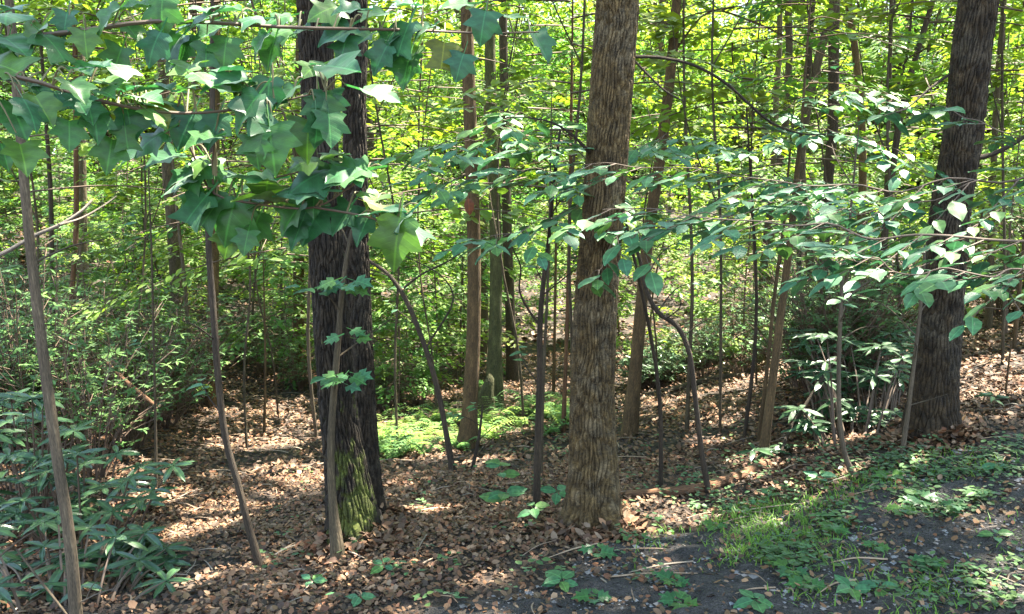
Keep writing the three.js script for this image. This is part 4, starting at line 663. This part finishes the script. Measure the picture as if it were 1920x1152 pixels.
// ---- rhododendrons with leaf whorls
function rhodo(label, spots, group) { // spots: [px, py, d, leaf length m, n leaves]
  const base = hit(spots[0][0], Math.min(1250, spots[0][5] ?? 1100)), o = thing('rhododendron', label, 'shrub', base, group);
  for (const [px, py, d, len, m] of spots) {
    const p = P(px, py, d); if (p.y < G(p.x, p.z) + .06) p.y = G(p.x, p.z) + .06;
    const root = V(lerp(base.x, p.x, .55), 0, lerp(base.z, p.z, .55)); root.y = G(root.x, root.z) - .03;
    part('stem', tubeGeo([root.sub(o.position), p.clone().lerp(base, .25).add(V(0, -.05, 0)).sub(o.position).setY((p.y - o.position.y) * .5), p.clone().sub(o.position)], [.008, .006, .004], 5), M.twig, o);
    const a0 = RL() * 6.28;
    for (let i = 0; i < m; i++) { const a = a0 + i / m * 6.283, ax = V(Math.cos(a), -.25 + RL() * .55, Math.sin(a)), up = V(0, 1, .25); leafMesh(o, 'lance', p, ax, up, len * (.75 + .5 * RL())); }
  }
}
{
  const R = rng(31), a = [], b = [], c = [];
  for (let k = 0; k < 30; k++) a.push([lerp(-40, 325, R()), lerp(960, 1130, R()), lerp(3.9, 4.9, R()), .15, 8, 1150]);
  const e = [[150, 960, 5.3, .15, 8, 1010]]; for (let k = 0; k < 34; k++) e.push([lerp(-20, 330, R()), lerp(850, 1000, R()), lerp(4.8, 6, R()), .15, 8, 1010]);
  rhodo('dark rhododendron behind the lower left corner, in front of the thicket', e);
  a.unshift([120, 1060, 4.2, .16, 8, 1180]); a.push([270, 1000, 4.6, .15, 8], [210, 960, 4.8, .15, 8], [310, 1030, 4.6, .14, 7], [150, 1100, 4.0, .15, 8]);
  rhodo('low dark glossy rhododendron filling the lower left corner', a);
  for (let k = 0; k < 20; k++) b.push([lerp(-30, 140, R()), lerp(740, 930, R()), lerp(5, 6, R()), .16, 7, 950]);
  b.unshift([60, 850, 5.5, .16, 8, 960]); rhodo('taller dark rhododendron at the left edge behind the grey sapling', b);
  for (let k = 0; k < 36; k++) c.push([lerp(1490, 1700, R()), lerp(630, 830, R()), lerp(5.7, 6.8, R()), .15, 8, 840]);
  c.unshift([1600, 770, 6.1, .15, 8, 845]); rhodo('glossy rhododendron with white-glinting leaves between pale sapling and right-hand oak', c);
  const f = [[1660, 720, 6.6, .15, 8, 830]]; for (let k = 0; k < 34; k++) f.push([lerp(1500, 1710, R()), lerp(600, 800, R()), lerp(6.4, 7.4, R()), .15, 8, 830]);
  rhodo('taller rhododendron close behind the glinting one, left of the right-hand oak', f);
  rhodo('little bright rhododendron seedling at the foot of the reddish sapling', [[1415, 845, 5.8, .15, 7, 872], [1450, 850, 5.9, .13, 6], [1470, 835, 6, .13, 6]]);
}
// ---- seedlings on the floor and trail: each a small plant
function seedling(px, py, n, len, kind, label, hgt = .1) {
  len *= 1.08; const p = hit(px, py), o = thing('seedling', label, 'seedling', p), R = RL;
  part('stem', tubeGeo([V(0, -.02, 0), V(.01, hgt * .6, .005), V((R() - .5) * .04, hgt, 0)], [.0025, .002, .0012], 5), M.twigGreen, o);
  for (let i = 0; i < n; i++) { const a = i / n * 6.283 + R() * .7, q = p.clone().add(V(0, hgt * (.65 + .35 * R()), 0)), ax = V(Math.cos(a), -.1 + R() * .35, Math.sin(a)); q.addScaledVector(ax, kind === 'maple' ? len * .35 : .01); leafMesh(o, kind, q, ax, V(0, 1, .5), len * (.75 + .5 * R())); }
  return o;
}
const seeds = [
  [938, 930, 5, .11, 'oval', 'teal-leaved seedling left of the forked sapling, upper one', .22], [948, 985, 6, .11, 'oval', 'teal-leaved seedling left of the forked sapling, lower one', .2], [1000, 985, 5, .09, 'oval', 'leafy seedling at the foot of the forked sapling', .12], [1045, 960, 4, .09, 'oval', 'seedling between the forked sapling and the central oak', .14],
  [1118, 1050, 5, .065, 'maple', 'lobed green seedling just below the central oak', .06], [1052, 1108, 7, .085, 'oval', 'rosette of teal leaves below and left of the central oak', .06], [1112, 1140, 5, .06, 'maple', 'seedling at the bottom edge under the central oak', .06], [1262, 1108, 6, .06, 'maple', 'bright green seedling in the dark trail soil, left of the grass', .06], [1272, 1146, 5, .06, 'maple', 'bright seedling at the bottom edge, left of the grass', .05],
  [1415, 1142, 5, .075, 'oval', 'broad-leaved seedling at the bottom edge in the trail middle', .05], [1482, 1085, 6, .065, 'maple', 'lobed seedling below the bright grass patch', .06], [1512, 1112, 5, .06, 'maple', 'lobed seedling low on the trail, right of the grass patch', .05], [1722, 955, 7, .07, 'maple', 'large bright lobed seedling on the right of the trail', .08], [1690, 975, 6, .055, 'maple', 'small lobed seedling beside the large bright one', .06], [1830, 942, 5, .06, 'oval', 'round-leaved seedling near the right edge of the trail', .06], [1790, 968, 5, .055, 'maple', 'yellowish seedling right of the large bright one', .06],
  [1595, 1125, 5, .07, 'oval', 'round-leaved seedling at lower right, left of two', .06], [1648, 1118, 4, .075, 'oval', 'round-leaved seedling at lower right, right of two', .06], [1740, 1075, 6, .05, 'maple', 'tiny lobed seedling in the trail below the large bright one', .05], [1865, 1020, 5, .05, 'oval', 'tiny seedling at the right edge in dark soil', .05], [720, 1075, 4, .06, 'oval', 'small green seedling in the litter below the mossy-footed trunk', .05], [585, 1105, 4, .055, 'oval', 'small seedling in the litter at lower left of centre', .05], [675, 1135, 4, .055, 'oval', 'seedling near the bottom edge in brown litter', .05],
  [1535, 915, 5, .08, 'oval', 'teal seedling left of the pale forked sapling', .08], [1340, 1000, 4, .05, 'maple', 'small weed right of the central oak in the litter', .05], [1560, 1010, 5, .055, 'maple', 'weed in the upper grass beside the trail', .07], [1640, 1040, 5, .05, 'maple', 'weed in the trail middle right', .05], [1870, 890, 5, .07, 'oval', 'weed on the trail right of the thick oak', .06], [1860, 780, 8, .10, 'lance', 'spiky green plant right of the thick oak foot', .16], [1665, 905, 5, .06, 'maple', 'seedling at the trail edge below the thick oak', .06],
];
for (const s of seeds) seedling(...s);
// sprouts growing out against the dark double trunks
{
  const sprout = (px, py, d, n, len, label) => { const p = P(px, py, d), o = thing('leafy_sprout', label, 'sprout', p); part('stem', tubeGeo([V(0, 0, -.1), V(.02, .03, -.04), V(.04, .04, 0)], [.003, .0025, .0015], 5), M.twigGreen, o); for (let i = 0; i < n; i++) { const a = i / n * 6.283 + RL(), q = p.clone().add(V(Math.cos(a) * .06, RL() * .06, Math.sin(a) * .03)); leafMesh(o, 'maple', q, V(Math.cos(a), -.3 * RL(), .3), V(0, 1, .6), len * (.8 + .4 * RL()), i % 3 ? T.oval : T.maple); } };
  sprout(645, 545, 4.3, 8, .085, 'leafy sprout high on the double trunks');
  sprout(650, 640, 4.3, 4, .075, 'small leafy sprout midway down the double trunks');
  sprout(650, 725, 4.3, 6, .08, 'lowest leafy sprout on the double trunks');
}
// ---- ferns: every frond a part
{
  const R = rng(91), frondGeos = [];
  for (let f = 0; f < 4; f++) {
    const B = new Buf(), bend = 1.9 + .5 * R(), fc = [[.18, .30, .035], [.11, .24, .04], [.22, .33, .04], [.085, .19, .04]][f];
    for (let i = 1; i < 14; i++) { const t = i / 14, r = .40 * t, y = .30 * Math.sin(t * bend), w = .10 * Math.sin(Math.min(1, t * 1.9 + .25) * 2.1) * (1 - t * .45); for (const s of [-1, 1]) putLeaf(B, r, y, 0, s * 1.25, .15, s * .2, Math.max(.025, w), Math.max(.008, w * .2), vary(R, fc, .25, .12)); }
    frondGeos.push(B.build());
  }
  const RR = rng(92);
  for (let k = 0; k < 62; k++) {
    const px = lerp(690, 1075, RR()), lo = lerp(875, 800, (px - 690) / 385), hi = lerp(805, 762, (px - 690) / 385), p = hit(px, lerp(hi, lo, RR()) + 8);
    if (px > 868 && px < 892) continue;
    const o = thing('fern', px < 880 ? 'bright yellow-green fern in the sunlit patch left of the orange-brown trunk' : 'green fern in the patch right of the orange-brown trunk', 'fern', p, px < 880 ? 'ferns left of the orange-brown trunk' : 'ferns right of the orange-brown trunk');
    o.rotation.y = RR() * 6.28; { const k = .4 + .6 * RR(); o.scale.set(k, k * (.5 + .5 * RR()), k); }
    const nf = 7 + Math.floor(RR() * 3); for (let f = 0; f < nf; f++) { const m = part('frond', frondGeos[RR() < .65 ? k % 4 : Math.floor(RR() * 4)], M.grass, o); m.rotation.set(0, f / nf * 6.283 + RR() * .4, (RR() - .5) * .3); m.scale.setScalar(.8 + .4 * RR()); }
  }
}
// ---- dead wood
function deadwood(name, label, rows, d0, d1, mat, forks = [], sink = null) {
  const n = rows.length, pts = rows.map(([x, y], i) => sink !== null ? hit(x, y) : P(x, y, lerp(d0, d1, i / (n - 1)))), rad = rows.map(([, , w], i) => wpx(w, pts[i]) * (sink === null ? .33 : .62));
  if (sink !== null) pts.forEach((p, i) => { p.y += rad[i] * sink; });
  const o = thing(name, label, 'dead wood', pts[0].clone()); part('stem', tubeGeo(pts.map((p) => p.clone().sub(o.position)), rad, 10), mat, o);
  for (const f of forks) branchOn(o, f, d0, d1, mat, 'branch'); return o;
}
deadwood('dead_branch', 'bare pale sunlit dead branch sticking up behind the left sapling', [[-60, 500, 13], [0, 478, 12], [65, 442, 11], [115, 420, 10], [150, 398, 9], [172, 376, 7]], 4.3, 4.6, M.dead, [[[110, 422, 8], [150, 410, 6], [190, 388, 5], [218, 368, 3]]]);
deadwood('fallen_branch', 'sunlit fallen branch propped in the left thicket', [[200, 680, 9], [232, 712, 12], [262, 738, 13], [292, 762, 12]], 7.2, 7.0, M.barkRed);
deadwood('dead_twig', 'bare dead twig slanting in the lower left corner', [[30, 1030, 5], [60, 1070, 6], [95, 1115, 7], [130, 1160, 7]], 3.7, 3.6, M.barkPale, [[[60, 1070, 4], [100, 1045, 3], [125, 1030, 2]]]);
deadwood('dead_twig', 'thin dead twig at the left edge pointing up right', [[-20, 1060, 6], [15, 1030, 5], [50, 1005, 4], [68, 995, 3]], 3.8, 3.9, M.barkPale);
deadwood('dead_twig', 'small dead twigs beside the foot of the left sapling', [[150, 1130, 4], [180, 1115, 4], [210, 1105, 3]], 3.6, 3.5, M.dead, [[[160, 1125, 3], [172, 1100, 3], [182, 1090, 2]]]);
deadwood('fallen_log', 'reddish rotting log on the floor right of the central oak', [[1175, 935, 14], [1240, 933, 17], [1310, 926, 18], [1380, 902, 17], [1440, 875, 13]], 5, 6, M.barkRed, [], .75);
deadwood('fallen_log', 'dark thin log lying far back behind the crooked sapling', [[1195, 748, 7], [1270, 733, 10], [1340, 715, 11], [1400, 708, 9]], 10, 11, M.barkDark, [], .6);
deadwood('leaning_stick', 'dark stick leaning in the rhododendron above the log', [[1465, 850, 10], [1480, 810, 10], [1507, 766, 10], [1547, 704, 9], [1570, 670, 6]], 5.9, 6.3, M.barkDark);
deadwood('fallen_stick', 'pale stick lying on the trail below the central oak', [[1195, 1068, 5], [1225, 1058, 6], [1262, 1050, 5]], 4, 4, M.dead, [], .6);
deadwood('fallen_stick', 'thin stick across the dark soil at the bottom', [[1330, 1112, 4], [1400, 1122, 5], [1470, 1118, 4]], 4, 4, M.barkBrown, [], .6);
deadwood('fallen_stick', 'crooked root-like stick right at the foot of the central oak', [[1095, 1010, 6], [1120, 992, 7], [1150, 978, 6]], 4, 4, M.barkBrown, [], .7);
deadwood('fallen_stick', 'short stick on the litter at the bottom left of centre', [[560, 1160, 5], [600, 1130, 5], [630, 1105, 4]], 4, 4, M.barkPale, [], .6);
// mossy stump beside the middle trunk of the row of three
{
  const p = hit(900, 778), o = thing('mossy_stump', 'broken mossy stump against the green-footed trunk behind the ferns', 'stump', p), B = new Buf(), seg = 28, rows = 9;
  for (let j = 0; j <= rows; j++) for (let k = 0; k <= seg; k++) { const a = k / seg * 6.28318531, kk = k % seg, h = j / rows * (.42 + .12 * Math.sin(a * 2 + 1) + .05 * hash2(kk, 3)), r = .15 * (1 + .5 * Math.exp(-h / .1)) * (1 + .18 * Math.sin(a * 3 + 1) + .1 * (hash2(kk, j) - .5)) * (j === rows ? .75 : 1); B.p.push(Math.cos(a) * r, h - .04, Math.sin(a) * r); B.u.push(k / seg * 2, h / .5); }
  for (let j = 0; j < rows; j++) for (let k = 0; k < seg; k++) { const a = j * (seg + 1) + k, b = a + seg + 1; B.i.push(a, b, a + 1, a + 1, b, b + 1); }
  const c = (rows + 1) * (seg + 1); B.p.push(0, .3, 0); B.u.push(0, 0); for (let k = 0; k < seg; k++) B.i.push(rows * (seg + 1) + k, c, rows * (seg + 1) + k + 1);
  B.n = c + 1; part('stump', B.build(true), M.barkMoss, o);
}
// mossy stone at the foot of the double trunks
{
  const p = hit(672, 1028), g = new THREE.IcosahedronGeometry(.055, 4), q = g.attributes.position; for (let i = 0; i < q.count; i++) { const x = q.getX(i), y = q.getY(i), z = q.getZ(i), k = 1 + .35 * fbm(x * 25 + 3, y * 25 + z * 18, 3, 3); q.setXYZ(i, x * k, y * k * .9 + .02, z * k); } g.computeVertexNormals();
  const o = new THREE.Mesh(g, M.barkMoss); o.name = numbered('stone'); o.position.copy(p); tag(o, 'small mossy stone against the foot of the mossy trunk', 'stone'); scene.add(o);
}
renderer.render(scene, camera);
